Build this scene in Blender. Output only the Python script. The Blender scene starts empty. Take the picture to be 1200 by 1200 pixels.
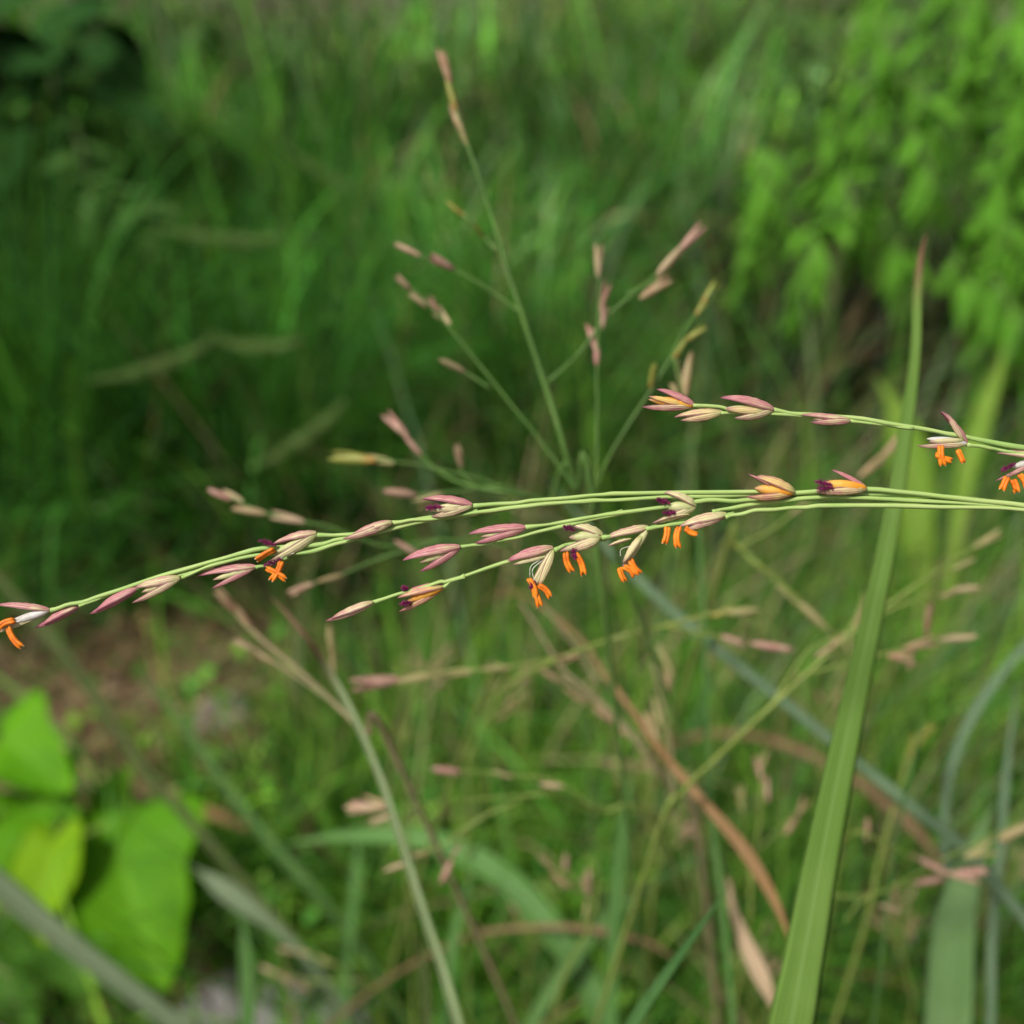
import bpy, math, random
import numpy as np
from mathutils import Vector, Matrix

# ------------------------------------------------------------------ camera, sky, sun, exposure
scene = bpy.context.scene
R = math.radians
H, PITCH, F = 0.55, R(38.0), 1150.0          # camera height (m), downward tilt, focal length in 1200-px units
FOCUS = 0.115

cam_d = bpy.data.cameras.new('camera')
cam = bpy.data.objects.new('camera', cam_d)
scene.collection.objects.link(cam)
cam.location = (0, 0, H)
cam.rotation_euler = (R(90) - PITCH, 0, 0)
cam_d.sensor_width = 5.634
cam_d.sensor_fit = 'HORIZONTAL'
cam_d.lens = 5.634 * F / 1200.0
cam_d.clip_start = 0.005
cam_d.clip_end = 600
cam_d.dof.use_dof = True
cam_d.dof.focus_distance = FOCUS
cam_d.dof.aperture_fstop = 2.0
scene.camera = cam

world = bpy.data.worlds.new('World')
scene.world = world
world.use_nodes = True
wn, wl = world.node_tree.nodes, world.node_tree.links
wn.clear()
SUN_EL, SUN_AZ = R(58), R(238)               # high, veiled, from the left and behind the camera
sky = wn.new('ShaderNodeTexSky')
sky.sky_type = 'NISHITA'
sky.sun_disc = False
sky.sun_elevation = SUN_EL
sky.sun_rotation = SUN_AZ
sky.dust_density = 4.0
sky.air_density = 1.0
hsv = wn.new('ShaderNodeHueSaturation')       # thin overcast: the same sky with most of its blue gone
hsv.inputs['Saturation'].default_value = 0.10
bg = wn.new('ShaderNodeBackground')
bg.inputs['Strength'].default_value = 0.05
wo = wn.new('ShaderNodeOutputWorld')
wl.new(sky.outputs[0], hsv.inputs['Color'])
wl.new(hsv.outputs[0], bg.inputs['Color'])
wl.new(bg.outputs[0], wo.inputs['Surface'])

sun_d = bpy.data.lights.new('sun', 'SUN')
sun_d.energy = 2.8
sun_d.angle = R(10)
sun_d.color = (1.0, 0.96, 0.90)
sun = bpy.data.objects.new('sun', sun_d)
scene.collection.objects.link(sun)
# Nishita: rotation 0 puts the sun at +Y, increasing clockwise seen from above
sdir = Vector((math.sin(SUN_AZ) * math.cos(SUN_EL), math.cos(SUN_AZ) * math.cos(SUN_EL), math.sin(SUN_EL)))
sun.rotation_euler = sdir.to_track_quat('Z', 'Y').to_euler()
sun.location = (0, 0, 5)

vs = scene.view_settings
vs.view_transform = 'Standard'
vs.look = 'None'
vs.gamma = 1.0
vs.exposure = 0.8
cy = scene.cycles
cy.max_bounces = 4
cy.diffuse_bounces = 3
cy.glossy_bounces = 1
cy.transmission_bounces = 3
cy.transparent_max_bounces = 8
cy.use_denoising = True
cy.use_adaptive_sampling = False
cy.caustics_reflective = False
cy.caustics_refractive = False

# ------------------------------------------------------------------ geometry helpers
RIGHT = Vector((1, 0, 0))
FWD = Vector((0, math.cos(PITCH), -math.sin(PITCH)))
UP = Vector((0, math.sin(PITCH), math.cos(PITCH)))
CAM = Vector((0, 0, H))
rnd = random.Random(7)
rng = np.random.default_rng(11)
C = scene.collection.objects
W = {}


def P(px, py, d):
    """a point of the place: where pixel (px, py) of the 1200-px photograph lies at depth d (m)"""
    return CAM + d * (FWD + (px - 600) / F * RIGHT - (py - 600) / F * UP)


def G(px, py, z=0.0):
    k = math.sin(PITCH) + (py - 600) / F * math.cos(PITCH)
    return P(px, py, (H - z) / k)


def project(p):
    v = Vector(p) - CAM
    d = v.dot(FWD)
    return 600 + F * v.dot(RIGHT) / d, 600 - F * v.dot(UP) / d, d


def link(o, world_m=None, parent=None):
    C.link(o)
    m = world_m if world_m is not None else Matrix.Identity(4)
    W[o.name] = m
    if parent is not None:
        o.parent = parent
        o.matrix_parent_inverse = W[parent.name].inverted()
    o.matrix_basis = m
    return o


def tag(o, label, cat, group=None, kind=None):
    if label: o['label'] = label
    if cat: o['category'] = cat
    if group: o['group'] = group
    if kind: o['kind'] = kind
    return o


def empty(name, loc, label, cat, group=None):
    o = bpy.data.objects.new(name, None)
    o.empty_display_size = 0.01
    link(o, Matrix.Translation(loc))
    return tag(o, label, cat, group)


def mesh_from(name, verts, faces, mat=None, smooth=True, uvs=None, col=None):
    """verts list/array, faces list; uvs and col per vertex"""
    me = bpy.data.meshes.new(name)
    me.from_pydata([tuple(v) for v in verts], [], faces)
    if smooth:
        me.polygons.foreach_set('use_smooth', [True] * len(me.polygons))
    if uvs is not None:
        lay = me.uv_layers.new(name='UVMap')
        li = np.empty(len(me.loops), dtype=np.int32)
        me.loops.foreach_get('vertex_index', li)
        lay.data.foreach_set('uv', np.asarray(uvs, dtype=np.float32)[li].ravel())
    if col is not None:
        a = me.attributes.new('tint', 'FLOAT_COLOR', 'POINT')
        c = np.asarray(col, dtype=np.float32)
        a.data.foreach_set('color', np.concatenate([c, np.ones((len(c), 1), np.float32)], 1).ravel())
    if mat: me.materials.append(mat)
    me.update()
    return me


def obj(name, me, parent=None, m=None):
    return link(bpy.data.objects.new(name, me), m, parent)


def spline(pts, n_per=6):
    """Catmull-Rom through points (any dimension, list of sequences)"""
    p = np.array([list(q) for q in pts], dtype=float)
    if len(p) == 2:
        t = np.linspace(0, 1, n_per + 1)[:, None]
        return p[0] * (1 - t) + p[1] * t
    e = np.vstack([2 * p[0] - p[1], p, 2 * p[-1] - p[-2]])
    out = []
    for i in range(len(p) - 1):
        a, b, c, d = e[i], e[i + 1], e[i + 2], e[i + 3]
        for t in np.linspace(0, 1, n_per, endpoint=False):
            out.append(.5 * ((2 * b) + (-a + c) * t + (2 * a - 5 * b + 4 * c - d) * t * t + (-a + 3 * b - 3 * c + d) * t ** 3))
    out.append(p[-1])
    return np.array(out)


def norm(v):
    return v / np.maximum(np.linalg.norm(v, axis=-1, keepdims=True), 1e-12)


def tangents(c):
    t = np.gradient(c, axis=0)
    return norm(t)


def tube_data(c, r, sides=8, closed=True):
    """verts, faces, uvs of a tube along curve c (n,3) with radii r (n,)"""
    n = len(c)
    t = tangents(c)
    ref = np.array(tuple(UP)) if abs(t[0] @ np.array(tuple(UP))) < .9 else np.array(tuple(RIGHT))
    s = norm(ref - t * (t @ ref)[:, None])
    b = np.cross(t, s)
    th = np.linspace(0, 2 * np.pi, sides, endpoint=False)
    V = c[:, None, :] + r[:, None, None] * (np.cos(th)[None, :, None] * s[:, None, :] + np.sin(th)[None, :, None] * b[:, None, :])
    V = V.reshape(-1, 3)
    fs = []
    for i in range(n - 1):
        for k in range(sides):
            k2 = (k + 1) % sides
            fs.append((i * sides + k, i * sides + k2, (i + 1) * sides + k2, (i + 1) * sides + k))
    uv = np.stack([np.repeat(np.linspace(0, 1, n), sides), np.tile(np.arange(sides) / sides, n)], 1)
    fs.append(tuple(range(sides - 1, -1, -1)))
    fs.append(tuple(range((n - 1) * sides, n * sides)))
    return V, fs, uv


class MB:
    def __init__(self): self.v, self.f, self.u = [], [], []; self.n = 0
    def add(self, V, fs, uv):
        self.v.append(np.asarray(V)); self.u.append(np.asarray(uv))
        self.f += [tuple(i + self.n for i in q) for q in fs]
        self.n += len(V)
    def mesh(self, name, mat):
        return mesh_from(name, np.concatenate(self.v), self.f, mat, uvs=np.concatenate(self.u))


# ------------------------------------------------------------------ materials
def new_mat(name):
    m = bpy.data.materials.new(name)
    m.use_nodes = True
    m.node_tree.nodes.clear()
    return m, m.node_tree.nodes, m.node_tree.links


def mixrgb(N, L, fac, a, b, mode='MIX'):
    n = N.new('ShaderNodeMix'); n.data_type = 'RGBA'; n.blend_type = mode
    for sock, val in ((0, fac), (6, a), (7, b)):
        if hasattr(val, 'is_linked') or hasattr(val, 'links'): L.new(val, n.inputs[sock])
        elif sock == 0: n.inputs[0].default_value = val
        else: n.inputs[sock].default_value = (*val, 1)
    return n.outputs[2]


def math_(N, L, op, a, b=None, c=None, clamp=False):
    n = N.new('ShaderNodeMath'); n.operation = op; n.use_clamp = clamp
    for i, v in enumerate((a, b, c)):
        if v is None: continue
        if hasattr(v, 'links'): L.new(v, n.inputs[i])
        else: n.inputs[i].default_value = v
    return n.outputs[0]


def smooth(N, L, x, lo, hi, a=0.0, b=1.0):
    n = N.new('ShaderNodeMapRange'); n.interpolation_type = 'SMOOTHSTEP'
    L.new(x, n.inputs[0])
    for i, v in zip((1, 2, 3, 4), (lo, hi, a, b)): n.inputs[i].default_value = v
    return n.outputs[0]


def noise(N, L, vec, scale, detail=3, rough=.55):
    n = N.new('ShaderNodeTexNoise'); n.inputs['Scale'].default_value = scale
    n.inputs['Detail'].default_value = detail; n.inputs['Roughness'].default_value = rough
    if vec is not None: L.new(vec, n.inputs['Vector'])
    return n.outputs[0]


def uv_sep(N, L):
    u = N.new('ShaderNodeUVMap'); u.uv_map = 'UVMap'
    s = N.new('ShaderNodeSeparateXYZ'); L.new(u.outputs[0], s.inputs[0])
    return u.outputs[0], s.outputs[0], s.outputs[1]


def objpos(N):
    return N.new('ShaderNodeTexCoord').outputs['Object']


def geopos(N):
    return N.new('ShaderNodeNewGeometry').outputs['Position']


def leafy(N, L, color, trans=0.35, rough=0.5, tcol=None, spec=0.35, bump=None):
    """surface of a thin living leaf: principled front plus light coming through"""
    p = N.new('ShaderNodeBsdfPrincipled')
    p.inputs['Roughness'].default_value = rough
    p.inputs['Specular IOR Level'].default_value = spec
    L.new(color, p.inputs['Base Color'])
    t = N.new('ShaderNodeBsdfTranslucent')
    if tcol is None: tcol = mixrgb(N, L, 1.0, color, (1.0, 1.0, 0.55), 'MULTIPLY')
    L.new(tcol, t.inputs['Color'])
    if bump is not None:
        L.new(bump, p.inputs['Normal'])
    mx = N.new('ShaderNodeMixShader'); mx.inputs[0].default_value = trans
    L.new(p.outputs[0], mx.inputs[1]); L.new(t.outputs[0], mx.inputs[2])
    o = N.new('ShaderNodeOutputMaterial'); L.new(mx.outputs[0], o.inputs['Surface'])
    return p


def bump_node(N, L, h, strength, dist):
    b = N.new('ShaderNodeBump'); b.inputs['Strength'].default_value = strength; b.inputs['Distance'].default_value = dist
    L.new(h, b.inputs['Height'])
    return b.outputs[0]


def objrand(N):
    return N.new('ShaderNodeObjectInfo').outputs['Random']


def objattr(N, name):
    a = N.new('ShaderNodeAttribute'); a.attribute_type = 'OBJECT'; a.attribute_name = name
    return a.outputs['Fac']


def mat_glume():
    m, N, L = new_mat('glume')
    uv, u, v = uv_sep(N, L)
    pos = geopos(N)
    pink = objattr(N, 'pink'); yel = objattr(N, 'yellow')
    base = mixrgb(N, L, yel, (0.72, 0.65, 0.36), (0.82, 0.57, 0.17))
    green = mixrgb(N, L, smooth(N, L, u, 0.0, 0.30, 0.75, 0.0), base, (0.42, 0.50, 0.16))
    comb = N.new('ShaderNodeCombineXYZ')
    L.new(math_(N, L, 'MULTIPLY', u, 3.0), comb.inputs[0]); L.new(math_(N, L, 'MULTIPLY', v, 9.0), comb.inputs[1])
    L.new(math_(N, L, 'MULTIPLY', objrand(N), 40.0), comb.inputs[2])
    streak = noise(N, L, comb.outputs[0], 1.0, 3, .6)
    blot = noise(N, L, pos, 700, 2)
    k = math_(N, L, 'ADD', math_(N, L, 'MULTIPLY', streak, 1.1), math_(N, L, 'MULTIPLY', blot, 0.5))
    k = math_(N, L, 'ADD', k, math_(N, L, 'MULTIPLY', smooth(N, L, u, .05, .8), 0.16))
    keel = math_(N, L, 'ABSOLUTE', math_(N, L, 'SUBTRACT', v, 0.5))
    k = math_(N, L, 'SUBTRACT', k, math_(N, L, 'MULTIPLY', keel, 0.45))
    k = math_(N, L, 'ADD', k, math_(N, L, 'SUBTRACT', pink, 1.22))
    k = smooth(N, L, k, -0.12, 0.50)
    col = mixrgb(N, L, math_(N, L, 'MULTIPLY', k, 0.90), green, mixrgb(N, L, smooth(N, L, noise(N, L, comb.outputs[0], 2.6, 4, .7), .38, .62), (0.48, 0.13, 0.18), (0.66, 0.27, 0.30)))
    # veins
    vein = math_(N, L, 'POWER', math_(N, L, 'ABSOLUTE', math_(N, L, 'SINE', math_(N, L, 'MULTIPLY', v, math.pi * 7))), 16.0)
    col = mixrgb(N, L, math_(N, L, 'MULTIPLY', vein, math_(N, L, 'MULTIPLY', streak, 0.8)), col, (0.30, 0.06, 0.11))
    # dark margin and tip
    edge = math_(N, L, 'ABSOLUTE', math_(N, L, 'SUBTRACT', v, 0.5))
    em = smooth(N, L, edge, 0.425, 0.465)
    col = mixrgb(N, L, math_(N, L, 'MULTIPLY', em, 0.85), col, (0.20, 0.035, 0.075))
    tip = smooth(N, L, u, 0.74, 1.0)
    col = mixrgb(N, L, math_(N, L, 'MULTIPLY', tip, 0.75), col, (0.28, 0.06, 0.13))
    b = bump_node(N, L, math_(N, L, 'ADD', vein, streak), 0.5, 0.00012)
    leafy(N, L, col, 0.28, 0.42, tcol=col, spec=0.4, bump=b)
    return m


def mat_simple(name, col, col2=None, scale=300, trans=0.2, rough=0.5, tip=None, spec=.35, vary=None):
    m, N, L = new_mat(name)
    f = noise(N, L, geopos(N), scale, 3)
    c = mixrgb(N, L, smooth(N, L, f, .35, .65), col, col2 or tuple(x * .7 for x in col))
    if tip:
        uv, u, v = uv_sep(N, L)
        c = mixrgb(N, L, smooth(N, L, u, tip[0], tip[1]), c, tip[2])
    if vary: c = mixrgb(N, L, smooth(N, L, objrand(N), .1, .95, 0, .85), c, vary)
    h = bump_node(N, L, f, .4, .0001)
    leafy(N, L, c, trans, rough, tcol=c, spec=spec, bump=h)
    return m


def mat_stem(name, a, b, c2=None, trans=.1):
    """long fibres along the stem: colour varies along and round it"""
    m, N, L = new_mat(name)
    uv, u, v = uv_sep(N, L)
    f = noise(N, L, geopos(N), 120, 3)
    comb = N.new('ShaderNodeCombineXYZ')
    L.new(math_(N, L, 'MULTIPLY', u, 6.0), comb.inputs[0]); L.new(math_(N, L, 'MULTIPLY', v, 10.0), comb.inputs[1])
    L.new(math_(N, L, 'MULTIPLY', objrand(N), 30.0), comb.inputs[2])
    g = noise(N, L, comb.outputs[0], 1.3, 2)
    c = mixrgb(N, L, smooth(N, L, f, .35, .68), a, b)
    c = mixrgb(N, L, smooth(N, L, g, .42, .70, 0, .6), c, c2 or a)
    h = bump_node(N, L, g, .5, .0001)
    leafy(N, L, c, trans, .45, tcol=c, spec=.2, bump=h)
    return m


def mat_blade(name, a, b, tipc=None, tip0=.8, tip1=.95, rib=None, trans=.4, stripes=15, dirt=None, ribw=.05):
    """single grass blade: parallel veins, paler midrib, optional dry tip (u: 0 root .. 1 tip)"""
    m, N, L = new_mat(name)
    uv, u, v = uv_sep(N, L)
    f = noise(N, L, geopos(N), 45, 4)
    comb = N.new('ShaderNodeCombineXYZ')
    L.new(math_(N, L, 'MULTIPLY', u, 3.0), comb.inputs[0]); L.new(math_(N, L, 'MULTIPLY', v, 14.0), comb.inputs[1])
    g = noise(N, L, comb.outputs[0], 1.5, 3)
    c = mixrgb(N, L, smooth(N, L, f, .35, .65), a, b)
    c = mixrgb(N, L, smooth(N, L, g, .45, .72, 0, .35), c, tuple(min(1, x * 1.5) for x in b))
    vein = math_(N, L, 'POWER', math_(N, L, 'ABSOLUTE', math_(N, L, 'SINE', math_(N, L, 'MULTIPLY', v, math.pi * stripes))), 3.0)
    c = mixrgb(N, L, math_(N, L, 'MULTIPLY', vein, .5), c, tuple(x * .5 for x in a))
    if rib:
        e = math_(N, L, 'ABSOLUTE', math_(N, L, 'SUBTRACT', v, .5))
        c = mixrgb(N, L, smooth(N, L, e, ribw * .4, ribw, .85, 0.0), c, rib)
    if tipc:
        uu = math_(N, L, 'ADD', u, math_(N, L, 'MULTIPLY', math_(N, L, 'SUBTRACT', g, .5), .12))
        c = mixrgb(N, L, smooth(N, L, uu, tip0, tip1), c, tipc)
    if dirt:
        d = noise(N, L, geopos(N), 160, 4)
        c = mixrgb(N, L, smooth(N, L, d, .58, .70, 0, .8), c, dirt)
    h = bump_node(N, L, vein, .35, .00015)
    leafy(N, L, c, trans, .6, spec=.14, bump=h)
    return m


def mat_tint(name, trans=.38):
    """masses of blades: colour carried by each blade"""
    m, N, L = new_mat(name)
    a = N.new('ShaderNodeAttribute'); a.attribute_name = 'tint'
    d = N.new('ShaderNodeBsdfDiffuse'); L.new(a.outputs['Color'], d.inputs['Color'])
    t = N.new('ShaderNodeBsdfTranslucent')
    L.new(mixrgb(N, L, 1.0, a.outputs['Color'], (1.1, 1.1, .5), 'MULTIPLY'), t.inputs['Color'])
    mx = N.new('ShaderNodeMixShader'); mx.inputs[0].default_value = trans
    L.new(d.outputs[0], mx.inputs[1]); L.new(t.outputs[0], mx.inputs[2])
    L.new(mx.outputs[0], N.new('ShaderNodeOutputMaterial').inputs['Surface'])
    return m


def mat_leaf(name, a, b, rib, trans=.4, scale=60, rough=.45):
    m, N, L = new_mat(name)
    uv, u, v = uv_sep(N, L)
    f = noise(N, L, geopos(N), scale, 3)
    c = mixrgb(N, L, smooth(N, L, f, .35, .65), a, b)
    r = objrand(N)
    c = mixrgb(N, L, math_(N, L, 'MULTIPLY', r, .5), c, tuple(x * .55 for x in a))
    e = math_(N, L, 'ABSOLUTE', math_(N, L, 'SUBTRACT', v, .5))
    c = mixrgb(N, L, smooth(N, L, e, .012, .035, .7, 0.0), c, rib)
    sv = math_(N, L, 'SINE', math_(N, L, 'MULTIPLY', math_(N, L, 'ADD', u, math_(N, L, 'MULTIPLY', e, -.6)), 62.0))
    sv = smooth(N, L, sv, .85, 1.0, 0, .35)
    c = mixrgb(N, L, sv, c, rib)
    h = bump_node(N, L, math_(N, L, 'ADD', f, sv), .4, .0008)
    leafy(N, L, c, trans, max(.6, rough), spec=.14 if rough < .8 else .03, bump=h)
    return m


M = {}
M['glume'] = mat_glume()
M['floret'] = mat_simple('floret', (.66, .62, .34), (.50, .55, .22), 500, .3, tip=(.75, 1.0, (.45, .25, .22)))
M['floret_white'] = mat_simple('floret_white', (.78, .76, .74), (.62, .60, .52), 600, .35)
M['floret_yellow'] = mat_simple('floret_yellow', (.86, .50, .10), (.82, .34, .03), 500, .3, tip=(.7, 1.0, (.50, .30, .14)))
M['anther'] = mat_simple('anther', (.82, .25, .014), (.66, .15, .006), 900, .2, .5, tip=(.93, .98, (.85, .62, .35)))
M['stigma'] = mat_simple('stigma', (.24, .015, .10), (.13, .008, .06), 900, .15)
M['filament'] = mat_simple('filament', (.75, .72, .62), None, 900, .4)
M['stem'] = mat_stem('green_stem', (.36, .50, .15), (.26, .42, .11), (.50, .56, .24))
M['stem_dim'] = mat_stem('grey_green_stem', (.09, .19, .035), (.065, .145, .03), (.15, .21, .07))
M['stem_olive'] = mat_stem('olive_stem', (.18, .25, .05), (.13, .20, .04), (.30, .30, .09))
M['stem_tan'] = mat_stem('tan_stem', (.30, .24, .13), (.20, .20, .09), (.38, .30, .18))
M['seed_pink'] = mat_simple('seed_pink', (.45, .30, .22), (.38, .19, .155), 500, .2, spec=.15, vary=(.42, .35, .19))
M['seed_tan'] = mat_simple('seed_tan', (.40, .29, .17), (.34, .20, .12), 500, .2, spec=.15, vary=(.33, .32, .13))
M['seed_gold'] = mat_simple('seed_gold', (.42, .25, .05), (.36, .17, .04), 500, .2, tip=(0., .35, (.25, .26, .05)))

# ------------------------------------------------------------------ ground
gm, N, L = new_mat('soil')
pos = geopos(N)
n1 = noise(N, L, pos, 9, 5, .6); n2 = noise(N, L, pos, 70, 5, .65); n3 = noise(N, L, pos, 2.2, 3)
c = mixrgb(N, L, smooth(N, L, n1, .35, .65), (.040, .027, .018), (.080, .052, .034))
c = mixrgb(N, L, smooth(N, L, n2, .52, .72), c, (.13, .095, .065))
c = mixrgb(N, L, smooth(N, L, n3, .5, .65, 0, .6), c, (.16, .145, .11))
pb = N.new('ShaderNodeBsdfPrincipled'); pb.inputs['Roughness'].default_value = .95
L.new(c, pb.inputs['Base Color']); L.new(bump_node(N, L, n2, .8, .006), pb.inputs['Normal'])
L.new(pb.outputs[0], N.new('ShaderNodeOutputMaterial').inputs['Surface'])


def gz(x, y):
    return (0.008 * np.sin(x * 9.1 + 1.3) * np.cos(y * 7.7) + 0.005 * np.sin(x * 23 + y * 17)) * np.exp(-(x * x + y * y) / 30.0)


def ground():
    xs = np.concatenate([[-300, -60, -15], np.linspace(-5, 5, 121), [15, 60, 300]])
    ys = np.concatenate([[-300, -60, -12], np.linspace(-2, 7, 121), [15, 60, 300]])
    X, Y = np.meshgrid(xs, ys)
    V = np.stack([X, Y, gz(X, Y)], -1).reshape(-1, 3)
    nx = len(xs)
    fs = [(j * nx + i, j * nx + i + 1, (j + 1) * nx + i + 1, (j + 1) * nx + i) for j in range(len(ys) - 1) for i in range(nx - 1)]
    o = obj('ground', mesh_from('ground', V, fs, gm))
    tag(o, 'bare brown soil under the grass', 'ground', kind='structure')


ground()


# ------------------------------------------------------------------ masses of grass (uncountable)
def blade_mass(base, az, length, width, lean, curl, tint, segs=6, clear=0.40, margin=120):
    """N blades as ribbons folded along the midrib; those that would hang in front of the clear air before the lens are dropped"""
    n = len(base)
    t = np.linspace(0, 1, segs + 1)
    ang = lean[:, None] + curl[:, None] * t[None, :] ** 1.4          # angle from vertical
    dl = (length / segs)[:, None]
    dx = np.sin(ang) * dl; dz = np.cos(ang) * dl
    hx = np.concatenate([np.zeros((n, 1)), np.cumsum(dx[:, :-1], 1)], 1)
    hz = np.concatenate([np.zeros((n, 1)), np.cumsum(dz[:, :-1], 1)], 1)
    wob = rng.normal(0, .10, (n, 1)) * hx
    ca, sa = np.cos(az)[:, None], np.sin(az)[:, None]
    cx = base[:, 0:1] + hx * ca - wob * sa
    cyy = base[:, 1:2] + hx * sa + wob * ca
    cz = base[:, 2:3] + hz
    ctr = np.stack([cx, cyy, np.maximum(cz, 0.002)], -1)
    v = ctr - np.array(tuple(CAM))
    d = v @ np.array(tuple(FWD))
    px = 600 + F * (v @ np.array(tuple(RIGHT))) / np.maximum(d, 1e-3)
    py = 600 - F * (v @ np.array(tuple(UP))) / np.maximum(d, 1e-3)
    cl = clear if np.ndim(clear) == 0 else clear[:, None]
    bad = ((d < cl) & (d > -.05) & (px > -margin) & (px < 1200 + margin) & (py > -margin) & (py < 1200 + margin)).any(1)
    bad |= (np.linalg.norm(v, axis=-1) < .16).any(1)
    k = ~bad
    ctr, az, width, tint = ctr[k], az[k], width[k], tint[k]
    n = len(ctr)
    tw = az + np.pi / 2 + rng.normal(0, .5, n)
    side = np.stack([np.cos(tw), np.sin(tw), np.zeros(n)], -1)
    prof = (1 - t ** 2.2) * (0.55 + .45 * np.minimum(1, t * 4))
    off = side[:, None, :] * (width[:, None] * prof[None, :] * .5)[..., None]
    drop = np.array([0, 0, 1.0]) * (width[:, None] * prof[None, :] * .18)[..., None]
    A, B, Cc = ctr - off + drop, ctr, ctr + off + drop
    V = np.stack([A, B, Cc], 2).reshape(-1, 3)
    rows = segs + 1
    idx = np.arange(n)[:, None] * rows * 3 + np.arange(segs)[None, :] * 3
    q1 = np.stack([idx, idx + 1, idx + 4, idx + 3], -1).reshape(-1, 4)
    q2 = np.stack([idx + 1, idx + 2, idx + 5, idx + 4], -1).reshape(-1, 4)
    return V, np.concatenate([q1, q2]), np.repeat(tint, rows * 3, axis=0)


def mass_object(name, chunks, mat, label, cat):
    V, Fq, T, n = [], [], [], 0
    for v, f, t in chunks:
        V.append(v); Fq.append(f + n); T.append(t); n += len(v)
    V = np.concatenate(V); Fq = np.concatenate(Fq); T = np.concatenate(T)
    me = bpy.data.meshes.new(name)
    me.vertices.add(len(V)); me.vertices.foreach_set('co', V.astype(np.float32).ravel())
    me.loops.add(Fq.size); me.loops.foreach_set('vertex_index', Fq.astype(np.int32).ravel())
    me.polygons.add(len(Fq))
    me.polygons.foreach_set('loop_start', np.arange(0, Fq.size, Fq.shape[1], dtype=np.int32))
    me.polygons.foreach_set('use_smooth', np.ones(len(Fq), dtype=bool))
    a = me.attributes.new('tint', 'FLOAT_COLOR', 'POINT')
    a.data.foreach_set('color', np.concatenate([T, np.ones((len(T), 1))], 1).astype(np.float32).ravel())
    me.materials.append(mat)
    me.update(calc_edges=True)
    o = obj(name, me)
    tag(o, label, cat, kind='stuff')
    return o


def zone(px, py, rx, ry, n):
    """n root points scattered about the ground spot seen at (px, py); rx, ry spread in metres"""
    c = G(px, py)
    x = c.x + rng.normal(0, rx, n); y = c.y + rng.normal(0, ry, n)
    return np.stack([x, y, gz(x, y)], -1)


def tints(n, cols, jit=.42):
    cols = np.array(cols)
    t = cols[rng.integers(0, len(cols), n)]
    return t * np.exp(rng.normal(0, jit, (n, 1))) * np.exp(rng.normal(0, .06, (n, 3)))


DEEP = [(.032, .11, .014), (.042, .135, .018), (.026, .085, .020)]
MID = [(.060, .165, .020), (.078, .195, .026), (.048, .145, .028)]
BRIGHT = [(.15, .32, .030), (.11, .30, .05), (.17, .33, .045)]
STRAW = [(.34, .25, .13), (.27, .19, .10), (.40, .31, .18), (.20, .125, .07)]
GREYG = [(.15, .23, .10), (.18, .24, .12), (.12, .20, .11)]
# bare soil between the grass: ellipses on the ground (centre pixel of the spot, radii in m)
BARE = [(G(195, 840), .13, .10), (G(560, 800), .06, .05), (G(700, 690), .06, .05), (G(650, 980), .035, .03), (G(430, -10), .45, .6), (G(340, 1205), .06, .03), (G(930, 450), .24, .24)]


def keep_grass(b):
    k = np.ones(len(b), bool)
    for c, rx, ry in BARE:
        k &= (((b[:, 0] - c.x) / rx) ** 2 + ((b[:, 1] - c.y) / ry) ** 2) > rng.uniform(.6, 1.3, len(b))
    return b[k]


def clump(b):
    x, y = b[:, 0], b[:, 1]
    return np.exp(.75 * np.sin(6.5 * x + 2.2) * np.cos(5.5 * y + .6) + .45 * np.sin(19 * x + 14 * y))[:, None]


def scatter(px, py, rx, ry, n, cols, L0, L1, w0, w1, lean=.25, leans=.2, curl=.9, curls=.5, clear=.45, az=None, azs=.6, bare=True):
    b = zone(px, py, rx, ry, n)
    if bare: b = keep_grass(b)
    n = len(b)
    a = rng.uniform(0, 2 * np.pi, n) if az is None else az + rng.normal(0, azs, n)
    return blade_mass(b, a, rng.uniform(L0, L1, n), rng.uniform(w0, w1, n),
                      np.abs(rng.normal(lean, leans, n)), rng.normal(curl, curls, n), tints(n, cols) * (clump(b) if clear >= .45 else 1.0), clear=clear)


def tussock(px, py, r, n, cols, L0, L1, w0, w1, spread=.9, curl=1.1, clear=.5):
    """blades fanning out of one crown"""
    c = G(px, py)
    a = rng.uniform(0, 2 * np.pi, n); rr = r * np.sqrt(rng.uniform(0, 1, n))
    x, y = c.x + rr * np.cos(a), c.y + rr * np.sin(a)
    b = np.stack([x, y, gz(x, y)], -1)
    aa = a + rng.normal(0, .5, n)
    return blade_mass(b, aa, rng.uniform(L0, L1, n), rng.uniform(w0, w1, n),
                      np.abs(rng.normal(.15, .15, n)) + rr / r * .35 * spread, rng.normal(curl, .4, n), tints(n, cols), clear=clear)


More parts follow.
